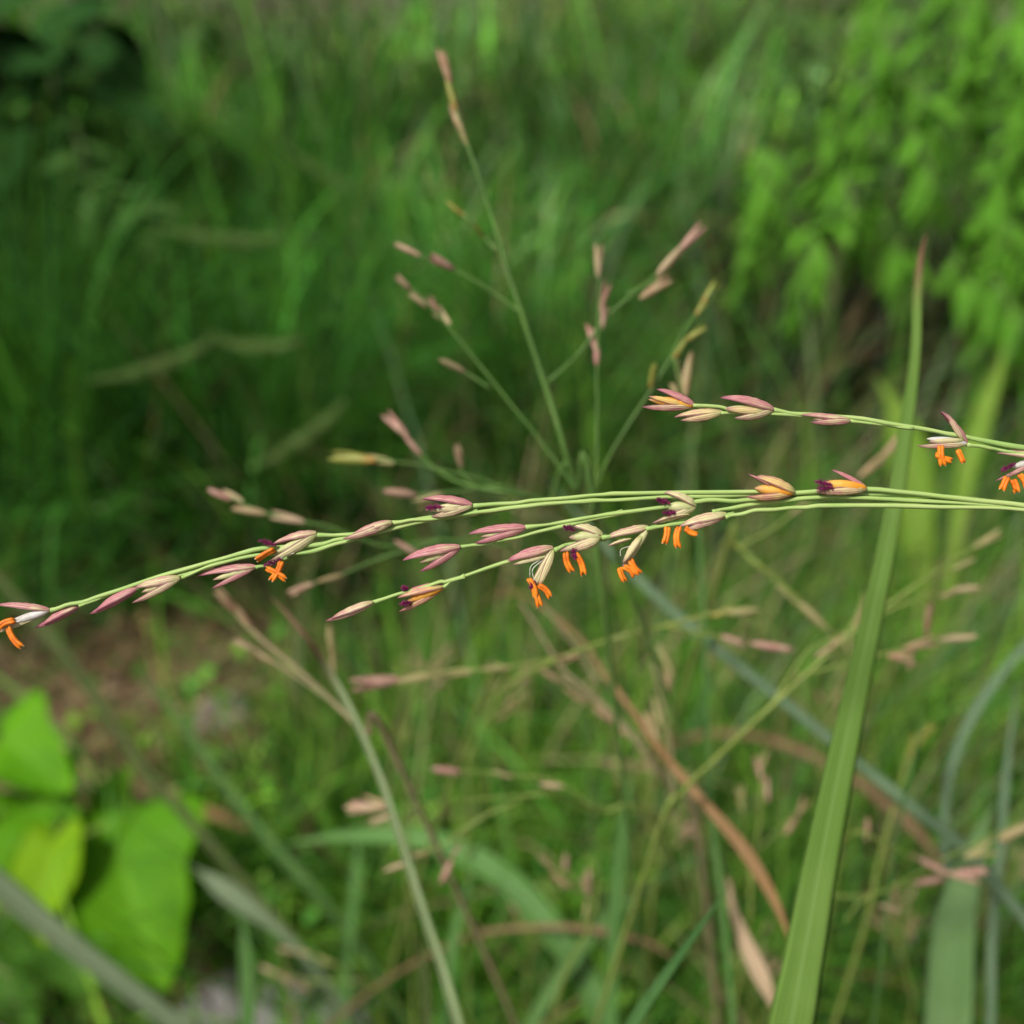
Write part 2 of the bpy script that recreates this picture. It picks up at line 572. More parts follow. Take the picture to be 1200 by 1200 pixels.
def grasses():
    m = mat_tint('meadow_grass')
    ch = []
    # lush deep grass filling the left and middle distance
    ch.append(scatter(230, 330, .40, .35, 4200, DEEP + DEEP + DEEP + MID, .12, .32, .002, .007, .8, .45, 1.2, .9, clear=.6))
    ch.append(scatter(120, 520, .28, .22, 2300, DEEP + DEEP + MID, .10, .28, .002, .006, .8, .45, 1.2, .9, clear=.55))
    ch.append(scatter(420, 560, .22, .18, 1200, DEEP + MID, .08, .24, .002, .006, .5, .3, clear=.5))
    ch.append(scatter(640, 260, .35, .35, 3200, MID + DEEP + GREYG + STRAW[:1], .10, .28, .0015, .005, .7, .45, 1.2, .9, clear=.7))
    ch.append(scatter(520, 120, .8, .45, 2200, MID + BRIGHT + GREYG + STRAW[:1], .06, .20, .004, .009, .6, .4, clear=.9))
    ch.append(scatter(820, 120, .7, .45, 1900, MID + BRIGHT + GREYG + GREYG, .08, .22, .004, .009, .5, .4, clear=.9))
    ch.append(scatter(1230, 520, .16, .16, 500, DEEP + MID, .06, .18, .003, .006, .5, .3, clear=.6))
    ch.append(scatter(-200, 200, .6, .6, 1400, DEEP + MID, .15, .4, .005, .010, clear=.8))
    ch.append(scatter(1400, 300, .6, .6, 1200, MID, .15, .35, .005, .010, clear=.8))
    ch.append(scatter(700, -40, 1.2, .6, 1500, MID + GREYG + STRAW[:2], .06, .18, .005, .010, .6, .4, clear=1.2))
    mass_object('meadow_grass', ch, m, 'soft deep green grass filling the blurred distance', 'grass')
    # tussock with fine arching blades in the middle, straw among the green
    ch = []
    n = 3200
    ch.append(scatter(930, 450, .20, .16, n, [(.018, .014, .009), (.03, .022, .014), (.014, .022, .008)], .05, .16, .002, .005, .7, .4, 1.2, .5, clear=.6, bare=False))  # dark hollow: its shade painted into near-black dead blades
    ch.append(scatter(960, 500, .12, .08, 90, STRAW + GREYG, .12, .30, .0006, .0012, .5, .3, 1.3, .5, clear=.6, bare=False))
    ch.append(tussock(880, 570, .05, 60, DEEP + GREYG, .20, .34, .0015, .003, clear=.45))
    ch.append(tussock(880, 560, .05, 45, STRAW + GREYG, .22, .36, .0012, .0022, clear=.45))
    ch.append(tussock(640, 620, .05, 300, DEEP + MID, .18, .36, .0015, .003, clear=.45))
    ch.append(tussock(1010, 680, .05, 50, MID + GREYG, .18, .36, .0015, .003, clear=.42))
    ch.append(tussock(300, 620, .06, 300, DEEP, .2, .38, .002, .004, clear=.5))
    ch.append(tussock(60, 560, .07, 320, DEEP + DEEP + MID, .22, .42, .002, .004, clear=.5))
    mass_object('tussock_grass', ch, m, 'fine arching tussock grass, with blades coloured dark as shade, behind the flowering stems', 'grass')
    # tangled bright grass low down in front
    ch = []
    ch.append(scatter(900, 1000, .16, .10, 2000, BRIGHT + BRIGHT + MID, .08, .22, .0012, .0034, clear=.33))
    ch.append(scatter(1120, 950, .12, .12, 1400, BRIGHT + BRIGHT + MID + GREYG, .08, .21, .0012, .0036, clear=.33))
    ch.append(scatter(650, 1080, .14, .09, 2300, BRIGHT + BRIGHT + MID, .06, .18, .0014, .0036, clear=.33))
    ch.append(scatter(470, 1050, .07, .08, 500, BRIGHT + MID, .05, .15, .003, .006, clear=.36))
    ch.append(scatter(560, 950, .11, .07, 900, BRIGHT + MID, .05, .15, .0012, .0034, .6, .4, clear=.40))
    ch.append(scatter(760, 770, .18, .10, 900, MID + GREYG + BRIGHT, .06, .16, .001, .003, clear=.38))
    ch.append(scatter(780, 860, .20, .13, 800, STRAW, .08, .30, .0008, .0022, .6, .4, clear=.36))
    ch.append(scatter(960, 1080, .11, .07, 150, GREYG + BRIGHT + STRAW, .22, .42, .0005, .0013, .2, .15, .5, .3, clear=.25))
    ch.append(scatter(760, 1100, .12, .07, 130, GREYG + BRIGHT + STRAW, .20, .36, .0005, .0013, .25, .2, .5, .3, clear=.24))
    ch.append(scatter(1140, 1060, .08, .06, 60, BRIGHT + GREYG, .22, .40, .0005, .0014, .2, .15, .5, .3, clear=.24))
    ch.append(scatter(420, 720, .14, .10, 320, GREYG + STRAW + MID, .05, .2, .0012, .003, clear=.42))
    mass_object('tangled_grass', ch, m, 'tangled bright green and straw grass low in front', 'grass')
    # dead straw lying on the soil
    n = 3300
    b = np.concatenate([zone(180, 850, .13, .09, 1600), zone(520, 850, .2, .15, 700), zone(500, 30, .9, .5, 1000)])
    V = blade_mass(b, rng.uniform(0, 6.28, n), rng.uniform(.02, .12, n), rng.uniform(.001, .003, n),
                   np.full(n, 1.45) + rng.normal(0, .08, n), rng.normal(.1, .1, n), tints(n, STRAW + [(.13, .07, .045)]), segs=3)
    mass_object('straw_litter', [V], m, 'dead straw lying on the brown soil', 'straw')


grasses()


# ------------------------------------------------------------------ single grass blades
def to_ground(pts):
    """carry a polyline [(Vector, width)...] (tip first) on down to the soil, turning gently downwards"""
    p, w = pts[-1]
    t = (p - pts[-2][0]).normalized()
    out = list(pts)
    step = max(.012, p.z / 7)
    for k in range(14):
        t = (t + Vector((0, 0, -.34))).normalized()
        p = p + t * step
        w *= .97
        out.append((p, w))
        if p.z < -.004: break
    return out


def true_w(w, d):
    """the width a soft-edged blade really has: the photo's width less part of its blur"""
    return max(w * .5, w - .6 * 30 * abs(1 - FOCUS / d))


def blade(name, label, pts, mat, face=0.0, ground=True, fold=.16, group=None, cat='grass blade', thick=.07, pointed=True):
    """one blade; pts are (px, py, depth_m, width_px) from tip to root. Lens-shaped closed section folded on its midrib"""
    ps = [(P(x, y, d), true_w(w, d) * d / F) for x, y, d, w in pts]
    if ground: ps = to_ground(ps)
    arr = spline([(*p, w) for p, w in ps], 7)
    c, w = arr[:, :3], np.maximum(arr[:, 3], .0001)
    n = len(c)
    if pointed: w = w * np.minimum(1, .06 + np.linspace(0, 1, n) * 9) ** .6
    t = tangents(c)
    view = norm(np.array(tuple(CAM)) - c)
    s = norm(np.cross(t, view))
    nn = np.cross(s, t)
    s, nn = s * math.cos(face) + nn * math.sin(face), nn * math.cos(face) - s * math.sin(face)
    cols = 6
    V, uv = [], []
    sl = np.concatenate([[0], np.cumsum(np.linalg.norm(np.diff(c, axis=0), axis=1))])
    tl = 1 - sl / .1                              # u = 1 at the tip, falling by 1 every 10 cm
    for k in range(cols + 1):                     # upper face
        a = k / cols * 2 - 1
        V.append(c + s * (w * .5 * a)[:, None] + nn * (w * fold * abs(a))[:, None])
        uv.append(np.stack([tl, np.full(n, k / cols)], 1))
    for k in range(1, cols):                      # lower face
        a = 1 - k / cols * 2
        V.append(c + s * (w * .5 * a)[:, None] + nn * (w * (fold * abs(a) - thick * (1 - a * a)))[:, None])
        uv.append(np.stack([tl, np.full(n, 1 - k / cols)], 1))
    m = len(V)
    V = np.stack(V, 1).reshape(-1, 3); uv = np.stack(uv, 1).reshape(-1, 2)
    fs = [(i * m + k, i * m + (k + 1) % m, (i + 1) * m + (k + 1) % m, (i + 1) * m + k) for i in range(n - 1) for k in range(m)]
    fs += [tuple(range(m - 1, -1, -1)), tuple(range((n - 1) * m, n * m))]
    o = obj(name, mesh_from(name, V, fs, mat, uvs=uv))
    return tag(o, label, cat, group)


B = {}
B['bright'] = mat_blade('blade_bright', (.15, .28, .045), (.19, .32, .065), (.26, .16, .09), .80, .92, trans=.45, stripes=9, rib=(.21, .33, .09), ribw=.05)
B['mid'] = mat_blade('blade_mid', (.085, .20, .045), (.13, .26, .07), trans=.4, rib=(.2, .3, .1))
B['mint'] = mat_blade('blade_mint', (.11, .27, .055), (.15, .31, .08), trans=.4, rib=(.25, .4, .2))
B['dark'] = mat_blade('blade_dark', (.055, .15, .035), (.08, .19, .05), trans=.35)
B['pale'] = mat_blade('blade_pale', (.15, .28, .09), (.19, .32, .12), trans=.35)
B['blue'] = mat_blade('blade_blue', (.12, .21, .10), (.17, .26, .15), trans=.3, rib=(.24, .32, .21), ribw=.08)
B['grey'] = mat_blade('blade_grey', (.14, .20, .10), (.18, .24, .13), trans=.3, rib=(.26, .32, .20), dirt=(.16, .12, .09))
B['dry'] = mat_blade('blade_dry', (.30, .17, .07), (.37, .24, .12), trans=.25)
B['beige'] = mat_blade('blade_beige', (.46, .33, .20), (.52, .40, .26), trans=.25)
B['brown'] = mat_blade('blade_brown', (.19, .115, .06), (.26, .17, .09), trans=.2)
B['stalk'] = mat_blade('blade_stalk', (.21, .29, .12), (.28, .35, .17), (.25, .14, .09), .74, .90, trans=.2, rib=(.34, .40, .22), ribw=.12)
B['olive'] = mat_blade('blade_olive', (.085, .12, .035), (.12, .15, .05), trans=.25)


def blades():
    blade('grass_blade', 'broad bright green blade with brown tip rising behind the stems at right',
          [(1086, 272, .178, 9), (1079, 300, .174, 14), (1075, 345, .170, 16), (1073, 410, .166, 17), (1062, 500, .162, 22), (1043, 620, .160, 26), (1018, 740, .158, 31),
           (988, 880, .156, 38), (960, 1020, .154, 45), (940, 1130, .152, 51), (918, 1240, .152, 57)], B['bright'], face=.1, fold=.07)
    blade('grass_blade', 'tall brown-tipped stalk leaf leaning left, crossing the lower left middle',
          [(318, 700, .185, 6), (352, 738, .183, 12), (385, 785, .189, 15), (415, 840, .190, 16), (445, 910, .190, 16), (470, 985, .190, 17),
           (495, 1065, .190, 18), (520, 1140, .190, 19), (545, 1230, .190, 20)], B['stalk'], fold=.3)
    blade('grass_blade', 'long diagonal blue-green blade from centre down to the lower right',
          [(640, 560, .27, 5), (700, 628, .265, 18), (760, 690, .26, 22), (830, 752, .255, 23), (910, 815, .25, 23), (1005, 893, .245, 22),
           (1075, 950, .24, 24), (1145, 1010, .24, 24)], B['blue'])
    blade('grass_blade', 'dry orange-brown blade hanging across the lower right middle',
          [(930, 1112, .205, 14), (905, 1050, .21, 24), (868, 990, .215, 24), (820, 935, .22, 20), (775, 880, .225, 18), (735, 825, .23, 15), (700, 780, .24, 13), (680, 750, .25, 9)],
          B['dry'])
    blade('grass_blade', 'bleached beige leaf end beside the broad green blade, bottom',
          [(908, 1185, .23, 22), (895, 1150, .232, 32), (872, 1100, .236, 26), (858, 1060, .24, 16), (850, 1020, .25, 10)], B['beige'])
    blade('grass_blade', 'wide pale green blade standing at the lower right below the pink seeded branch',
          [(1168, 935, .275, 8), (1152, 970, .268, 26), (1138, 1010, .262, 40), (1126, 1055, .257, 50), (1117, 1110, .253, 60), (1110, 1230, .25, 64)],
          B['pale'], face=-.2)
    blade('grass_blade', 'thin grey-blue blade arching beside the wide pale blade at right',
          [(1150, 1150, .27, 10), (1128, 1080, .272, 20), (1110, 1010, .275, 22), (1108, 940, .28, 20), (1125, 870, .285, 20), (1165, 800, .29, 20), (1230, 730, .30, 18)],
          B['blue'], ground=True)
    blade('grass_blade', 'upright blue-green blade close to the right edge',
          [(1192, 800, .26, 10), (1180, 900, .258, 18), (1172, 1000, .256, 20), (1162, 1100, .255, 20), (1160, 1220, .255, 20)], B['blue'])
    blade('grass_blade', 'narrow dark green blade pointing up right at the bottom centre',
          [(856, 1036, .17, 3), (832, 1070, .17, 10), (800, 1115, .168, 15), (768, 1160, .166, 18), (730, 1220, .165, 20)], B['dark'])
    blade('grass_blade', 'wide pale arching blade low in the left middle, bending to the right',
          [(330, 990, .36, 12), (400, 980, .35, 28), (480, 980, .34, 36), (545, 1000, .33, 42), (600, 1035, .325, 44), (645, 1085, .32, 46), (690, 1150, .32, 46), (720, 1230, .32, 46)],
          B['mint'])
    blade('grass_blade', 'short upright mint green blade above the pale stone',
          [(282, 1070, .33, 12), (287, 1110, .33, 26), (290, 1160, .33, 28), (290, 1230, .33, 28)], B['mint'])
    blade('grass_blade', 'pale folded leaf end beside the heart-shaped leaves',
          [(225, 1015, .40, 16), (252, 1034, .395, 34), (285, 1058, .39, 36), (320, 1085, .385, 24), (352, 1115, .38, 18), (380, 1150, .38, 16)], B['grey'])
    blade('grass_culm', 'greenish culm slanting from the left edge down to the soil',
          [(-30, 650, .46, 22), (30, 715, .46, 25), (95, 795, .455, 26), (160, 890, .45, 24), (225, 965, .445, 22), (290, 1040, .44, 22), (350, 1110, .435, 20)], B['olive'], fold=.4, cat='grass stem', pointed=False)
    blade('grass_culm', 'second slanting green culm right of the slanting culm at left',
          [(150, 780, .5, 12), (200, 830, .49, 20), (260, 915, .48, 23), (315, 985, .47, 24), (365, 1040, .46, 22), (420, 1110, .455, 20)], B['mid'], fold=.4, cat='grass stem')
    blade('grass_blade', 'grey-green blade with a dark spot across the bottom left corner',
          [(-70, 985, .38, 38), (0, 1038, .38, 40), (60, 1088, .38, 38), (130, 1142, .38, 36), (210, 1204, .38, 34), (275, 1262, .38, 32)], B['grey'], pointed=False)
    blade('grass_blade', 'reddish dry stem lying behind the heart-shaped leaves',
          [(330, 985, .55, 10), (270, 962, .55, 22), (200, 930, .56, 20), (140, 880, .58, 14)], B['dry'], cat='dry stem')
    blade('grass_culm', 'thin upright green culm just right of centre',
          [(812, 520, .24, 6), (818, 620, .238, 9), (824, 720, .236, 11), (828, 830, .234, 12), (832, 940, .232, 14), (846, 1060, .23, 14), (860, 1220, .23, 14)], B['mint'], fold=.4, cat='grass stem')
    blade('grass_blade', 'mint green upright blade in the lower middle, beside the dry blade',
          [(742, 885, .30, 5), (736, 930, .30, 20), (728, 985, .30, 28), (722, 1050, .30, 28), (718, 1130, .30, 26), (716, 1220, .3, 24)], B['mint'])
    blade('grass_blade', 'pale green blade slanting up right in the lower middle',
          [(850, 995, .32, 8), (800, 1015, .318, 20), (745, 1050, .315, 26), (690, 1100, .312, 28), (640, 1170, .31, 28), (610, 1230, .31, 28)], B['mid'])
    blade('grass_blade', 'tan arching dry blade in the lower middle',
          [(800, 1130, .30, 10), (760, 1105, .302, 14), (700, 1090, .305, 16), (640, 1086, .31, 12), (570, 1092, .315, 11), (520, 1110, .32, 9)], B['brown'])
    blade('grass_blade', 'olive yellow narrow blade at the bottom, left of the long stalk leaf',
          [(492, 1090, .30, 8), (496, 1130, .30, 18), (500, 1180, .30, 20), (505, 1240, .3, 20)], B['olive'])
    blade('grass_blade', 'green blade rising in the lower left middle toward the stalk leaf',
          [(560, 1000, .31, 6), (545, 1050, .31, 18), (530, 1110, .31, 24), (520, 1230, .31, 26)], B['mint'])
    blade('grass_blade', 'upright green blade in front of the soil, left of the stalk leaf',
          [(420, 960, .42, 10), (418, 1010, .42, 24), (412, 1070, .42, 26), (405, 1150, .42, 26)], B['mint'])
    blade('grass_blade', 'bright yellow-green broad leaf behind the upper right stem',
          [(1025, 440, .66, 10), (1050, 480, .66, 40), (1066, 540, .66, 64), (1075, 620, .66, 56), (1080, 700, .66, 40)], B['sun'])
    blade('grass_blade', 'second yellow-green leaf blade behind the dangling anthers at far right',
          [(1180, 400, .62, 8), (1168, 440, .62, 28), (1145, 510, .62, 40), (1128, 580, .62, 34), (1118, 650, .62, 24)], B['sun'])
    blade('grass_blade', 'brownish dry leaf tucked low between broad blade and pale blade',
          [(1120, 1040, .36, 8), (1080, 980, .37, 24), (1030, 935, .38, 26), (990, 905, .39, 20)], B['brown'])
    blade('grass_blade', 'thin pale blade crossing the broad green blade near the bottom',
          [(1085, 815, .22, 3), (1075, 870, .218, 7), (1055, 960, .216, 8), (1040, 1060, .215, 8), (1020, 1230, .215, 8)], B['mid'])


B['sun'] = mat_blade('blade_yellow_green', (.20, .36, .035), (.26, .42, .06), trans=.45, rib=(.3, .42, .1))  # bright yellow-green leaf colour
blades()


# ------------------------------------------------------------------ flowering panicle in focus
def tube_px(name, pts, r0, r1, mat, parent, sides=8, d=.115, wob=.000012):
    """stem along pixels (px, py[, depth offset mm]); r in metres"""
    ps = [tuple(P(p[0], p[1], d + (p[2] * .001 if len(p) > 2 else 0))) for p in pts]
    c = spline(ps, 6)
    n = len(c)
    ker = np.hanning(7); ker /= ker.sum()
    sm = lambda a: np.convolve(np.pad(a, 3, mode='edge'), ker, 'valid')
    c = c + np.stack([sm(rng.normal(0, wob * 8, n)) for _ in range(3)], 1) * np.minimum(1, np.minimum(np.arange(n), n - 1 - np.arange(n)) / 4)[:, None]
    r = np.linspace(r0, r1, n) * 1.12 * (1 + sm(rng.normal(0, .16, n)))
    r[-3:] *= np.array([1.05, 1.2, 1.3]); r[:3] *= np.array([1.35, 1.25, 1.1])
    return obj(name, mesh_from(name, *tube_data(c, r, sides)[:2], mat, uvs=tube_data(c, r, sides)[2]), parent)


def prof(u):
    return (u + .035) ** .55 * (1 - u) ** .72 / .515


def glume_mesh(base, tip, wpx, rho, arc, d, bend=0.0, nu=14, nv=10, twist=0.0):
    """boat-shaped bract: base/tip pixels, half-width in px, keel direction rho (0 = image-up side, 90 = towards the lens)"""
    a = np.array(tuple(P(base[0], base[1], d + (base[2] * .001 if len(base) > 2 else 0))))
    b = np.array(tuple(P(tip[0], tip[1], d + (tip[2] * .001 if len(tip) > 2 else 0))))
    X = b - a; ln = np.linalg.norm(X); X = X / ln
    Nn = -np.array(tuple(FWD)); Nn = norm(Nn - X * (Nn @ X))
    S = np.cross(Nn, X)
    if S @ np.array(tuple(UP)) < 0: S = -S
    w = wpx * 1.0 * d / F
    V, uv = [], []
    jag = rng.normal(0, .035, nu + 1); sway = rnd.uniform(-.12, .12)
    for i in range(nu + 1):
        u = i / nu
        r = w * prof(u) * (1 + jag[i]) if i < nu else w * .02
        ctr = a + X * ln * u + S * (sway * w * math.sin(u * math.pi))
        rr = rho + twist * u
        K = S * math.cos(rr) + Nn * math.sin(rr); Tn = -S * math.sin(rr) + Nn * math.cos(rr)
        ctr = ctr + K * bend * w * math.sin(u * math.pi * .5) ** 2
        for k in range(nv + 1):
            ph = (k / nv * 2 - 1) * arc
            keel = 1 + .16 * max(0, 1 - abs(ph) / .5)
            rq = r * (1 + (rnd.uniform(-.07, .07) if k in (0, nv) else rnd.uniform(-.012, .012)))
            V.append(ctr + (K * math.cos(ph) * keel + Tn * math.sin(ph)) * rq)
            uv.append((u, k / nv))
    m = nv + 1
    fs = [(i * m + k, i * m + k + 1, (i + 1) * m + k + 1, (i + 1) * m + k) for i in range(nu) for k in range(nv)]
    return V, fs, uv


def grain_mesh(base, tip, wpx, d):
    a = np.array(tuple(P(base[0], base[1], d))); b = np.array(tuple(P(tip[0], tip[1], d)))
    u = np.linspace(0, 1, 14)[:, None]
    c = a * (1 - u) + b * u
    r = np.maximum(np.array([prof(float(x)) for x in u]) * wpx * d / F, .00002)
    return tube_data(c, r, 10)


def anther(parent, p0, p1, d, w=3.9):
    """two pollen sacs side by side, notched at both ends, hung on a pale filament"""
    mb = MB()
    a = np.array(tuple(P(p0[0], p0[1], d))); b = np.array(tuple(P(p1[0], p1[1], d - .0002)))
    ln = np.linalg.norm(b - a); X = (b - a) / ln
    Nn = norm(-np.array(tuple(FWD)) - X * (-np.array(tuple(FWD)) @ X)); S = np.cross(Nn, X)
    ww = w * d / F
    q = rnd.uniform(-.9, .9) + rnd.uniform(-.8, .8) * np.linspace(0, 1, 10)
    S2 = S * np.cos(q)[:, None] + Nn * np.sin(q)[:, None]
    bow = rnd.uniform(-.8, .8)
    for sgn in (-1, 1):
        u = np.linspace(0, 1, 10)
        off = sgn * ww * (.40 + .34 * np.maximum(0, u - .72) / .28 + .15 * np.maximum(0, .2 - u) / .2)
        c = a + X * (ln * u)[:, None] + S2 * off[:, None] +  S * (bow * ww * np.sin(u * np.pi))[:, None] + Nn * .0001
        r = ww * .64 * np.clip(np.sin(np.pi * np.clip(u * .92 + .06, 0, 1)) * 2.2, .22, 1) * (1 + rng.normal(0, .03, 10))
        mb.add(*tube_data(c, r, 8))
    return obj('anther', mb.mesh('anther', M['anther']), parent)


def filament(parent, pts, d):
    c = spline([tuple(P(x, y, d)) for x, y in pts], 6)
    V, fs, uv = tube_data(c, np.full(len(c), .00006), 5)
    return obj('filament', mesh_from('filament', V, fs, M['filament'], uvs=uv), parent)


def stigma(parent, p0, p1, d, w=5):
    """feathery stigma: a thread thick with short papillae"""
    mb = MB()
    a = np.array(tuple(P(p0[0], p0[1], d))); b = np.array(tuple(P(p1[0], p1[1], d - .0003)))
    u = np.linspace(0, 1, 8)[:, None]
    c = a * (1 - u) + b * u + rng.normal(0, .00004, (8, 3))
    mb.add(*tube_data(c, np.full(8, .00006), 5))
    X = norm(b - a)
    for i in range(120):
        t = rnd.uniform(.05, 1.0)
        o = a * (1 - t) + b * t
        dv = norm(norm(rng.normal(0, 1, 3)) + X * .5)
        ln = w * d / F * rnd.uniform(.5, 1.1) * (0.55 + .6 * math.sin(t * math.pi))
        cc = np.stack([o, o + dv * ln * .5 + rng.normal(0, ln * .1, 3), o + dv * ln])
        mb.add(*tube_data(cc, np.array([.00004, .00003, .00002]), 4))
    return obj('stigma', mb.mesh('stigma', M['stigma']), parent)


def spikelet(parent, base, tip, w=7.0, pink=.7, yellow=0.0, tip2=None, w2=None, core='floret', core_tip=None, core_w=None, d=.115, roll=0.0,
             anthers=(), stigmas=(), pink2=None, extra=(), label=None, filaments=()):
    """part of the panicle: core floret (the part's own mesh) with two bracts, and what hangs out of it"""
    d = d + rnd.uniform(-.0006, .0006)
    bx, by = base
    ctip = core_tip or (bx + (tip[0] - bx) * .80, by + (tip[1] - by) * .80)
    if core_tip is None and tip2 is not None:
        ctip = (bx + ((tip[0] + tip2[0]) * .5 - bx) * .82, by + ((tip[1] + tip2[1]) * .5 - by) * .82)
    V, fs, uv = grain_mesh((bx, by), ctip, core_w or w * .72, d)
    s = obj('spikelet', mesh_from('spikelet', V, fs, M[core], uvs=uv), parent)
    if label: s['label'] = label
    tip2 = tip2 or (bx + (tip[0] - bx) * .86 + rnd.uniform(-2, 2), by + (tip[1] - by) * .86 + rnd.uniform(1, 4))
    up, lo = (tip, tip2) if tip[1] <= tip2[1] else (tip2, tip)
    for tp, sgn, ww in ((up, 1, w), (lo, -1, w2 or w * .92)):
        rho = (R(rnd.uniform(8, 26)) if sgn > 0 else R(180 - rnd.uniform(15, 30))) + roll
        V, fs, uv = glume_mesh((bx, by, rnd.uniform(-.05, .05)), (tp[0], tp[1], rnd.uniform(-.5, .3)), ww * (1.04 if sgn > 0 else 1), rho, R(94 if sgn > 0 else 100), d, bend=.12, twist=R(rnd.uniform(-34, -8)) if sgn > 0 else R(rnd.uniform(-10, 10)))
        g = obj('glume', mesh_from('glume', V, fs, M['glume'], uvs=uv), s)
        g['pink'] = float(pink if sgn > 0 or pink2 is None else pink2) + rnd.uniform(-.06, .06)
        g['yellow'] = float(yellow)
    for e in extra:                                # further bracts: (base, tip, width, keel deg, pink, yellow)
        V, fs, uv = glume_mesh(e[0], e[1], e[2], R(e[3]), R(95), d - .0003, bend=.1)
        g = obj('glume', mesh_from('glume', V, fs, M['glume'], uvs=uv), s)
        g['pink'] = float(e[4]); g['yellow'] = float(e[5])
    for p0, p1 in anthers: anther(s, p0, p1, d - .0005)
    for p0, p1 in stigmas: stigma(s, p0, p1, d - .0006)
    for pts in filaments: filament(s, pts, d - .0004)
    return s


def focus_panicle():
    root = G(1500, 1050)
    t = empty('flowering_panicle', (root.x, root.y, 0), 'sharp flowering grass panicle lying across the picture with pink spikelets and orange anthers', 'grass panicle')
    st = M['stem']

    def br(pts, r0=.00027, r1=.00022): return tube_px('branch', pts, r0, r1, st, t)
    # culm and rachis stand out of the frame at right; every branch springs from it
    J1, J2 = (1420, 640), (1330, 552)
    c = spline([tuple(root), tuple(P(1560, 900, .19)), tuple(P(1480, 720, .135)), tuple(P(1400, 620, .117)), tuple(P(1290, 540, .116)), tuple(P(1240, 500, .118))], 10)
    V, fs, uv = tube_data(c, np.linspace(.0014, .0003, len(c)), 10)
    obj('culm', mesh_from('culm', V, fs, st, uvs=uv), t)
    # lower bundle
    br([(1418, 640), (1300, 612), (1200, 592), (1142, 586), (1085, 580), (1016, 574), (928, 577), (874, 576), (740, 578), (700, 580), (640, 585), (600, 589), (552, 593)], .0003, .0002)
    br([(1418, 642, .4), (1300, 613, .4), (1200, 593, .5), (1085, 581, .5), (960, 578, .5), (874, 580, .3), (740, 585), (690, 587), (640, 591), (590, 597), (540, 604), (490, 609), (458, 613)], .00027, .0002)
    br([(640, 590, .4), (560, 600, .3), (500, 607, .2), (440, 619), (410, 626), (369, 627)], .00024, .0002)
    br([(560, 600, .3), (500, 610, .3), (450, 622, .2), (400, 632), (372, 638), (307, 643), (267, 653), (200, 671), (133, 693), (90, 707), (55, 716)], .00026, .0002)
    br([(480, 613, .5), (430, 628, .3), (400, 636), (355, 648), (300, 651), (250, 663), (213, 677)], .00024, .00018)
    br([(337, 653, -.2), (318, 660, -.2), (300, 665)], .0002, .00017)
    br([(250, 663, .2), (205, 676, .3), (180, 682, .1), (160, 690)], .00021, .00017)
    br([(140, 692, .2), (118, 700, .1), (93, 710)], .0002, .00017)
    # second strand
    br([(1418, 644, .2), (1300, 615, .2), (1200, 595, .3), (1104, 588, .3), (1008, 583), (955, 583), (893, 589), (851, 596), (835, 600)], .00027, .0002)
    br([(1104, 588, .6), (1020, 585, .6), (924, 585, .5), (874, 586, .4), (828, 588), (740, 599), (690, 606), (650, 613), (614, 618)], .00026, .0002)
    br([(730, 600, .2), (690, 611, .2), (643, 621), (601, 631), (565, 637), (538, 641)], .00023, .00018)
    br([(1418, 646), (1300, 619), (1200, 598), (1085, 594), (978, 592), (939, 594), (893, 598), (868, 602), (850, 606)], .0003, .0002)
    br([(860, 603, .4), (832, 609, .3), (800, 613, .2), (780, 616), (757, 620)], .00026, .00018)
    br([(770, 618, .5), (740, 625, .6), (705, 630)], .00024, .0002)
    br([(710, 630, .6), (680, 636, .6), (662, 639, .3), (650, 645)], .00024, .0002)
    br([(700, 632, .7), (660, 643, .5), (643, 647, .3), (589, 660), (530, 679), (513, 683), (473, 695), (437, 706)], .00024, .00017)
    br([(545, 675, -.1), (530, 681), (520, 688)], .0002, .00017)
    # upper branch at right
    br([J2, (1270, 538), (1200, 525), (1147, 515), (1115, 509), (1071, 501), (1000, 490), (935, 485), (905, 480)], .0003, .0002)
    br([(1060, 500, .2), (1000, 492, .2), (940, 488), (901, 485), (862, 483), (843, 477), (812, 475)], .00022, .00016)
    br([(880, 484, .1), (862, 484), (845, 484)], .00018, .00016)
    br([(1070, 502, -.1), (1030, 497), (996, 493)], .00019, .00016)
    br([(1330, 554, .2), (1260, 542), (1187, 530), (1160, 525), (1133, 521)], .00024, .00018)
    br([(1330, 556, -.2), (1280, 545), (1240, 540), (1216, 537)], .00024, .00018)

    S = lambda *a, **k: spikelet(t, *a, **k)
    # first strand, from the left edge
    S((58, 715), (-6, 710), w=6.5, pink=.75, tip2=(-8, 742), w2=4.5, pink2=.15, core='floret_white', core_tip=(4, 733), core_w=6,
      anthers=[((18, 727), (-4, 738)), ((10, 735), (27, 759))], filaments=[((40, 720), (25, 724), (18, 727)), ((40, 722), (18, 730), (10, 735))])
    S((93, 710), (41, 735), w=7, pink=.85)
    S((160, 690), (105, 719), w=7, pink=.9)
    S((211, 677), (158, 690), w=7.5, pink=.55, tip2=(154, 706), w2=6)
    S((300, 664), (229, 677), w=7, pink=.8, tip2=(248, 689), w2=4.5)
    S((371, 625), (318, 640), w=7.5, pink=.72, tip2=(316, 656), w2=8, pink2=.2, core_tip=(318, 650),
      anthers=[((322, 644), (300, 657)), ((330, 657), (317, 681)), ((312, 666), (336, 680))],
      stigmas=[((324, 639), (304, 633)), ((330, 655), (309, 663))], filaments=[((345, 648), (332, 652), (330, 657))])
    S((459, 612), (401, 631), w=7, pink=.58)
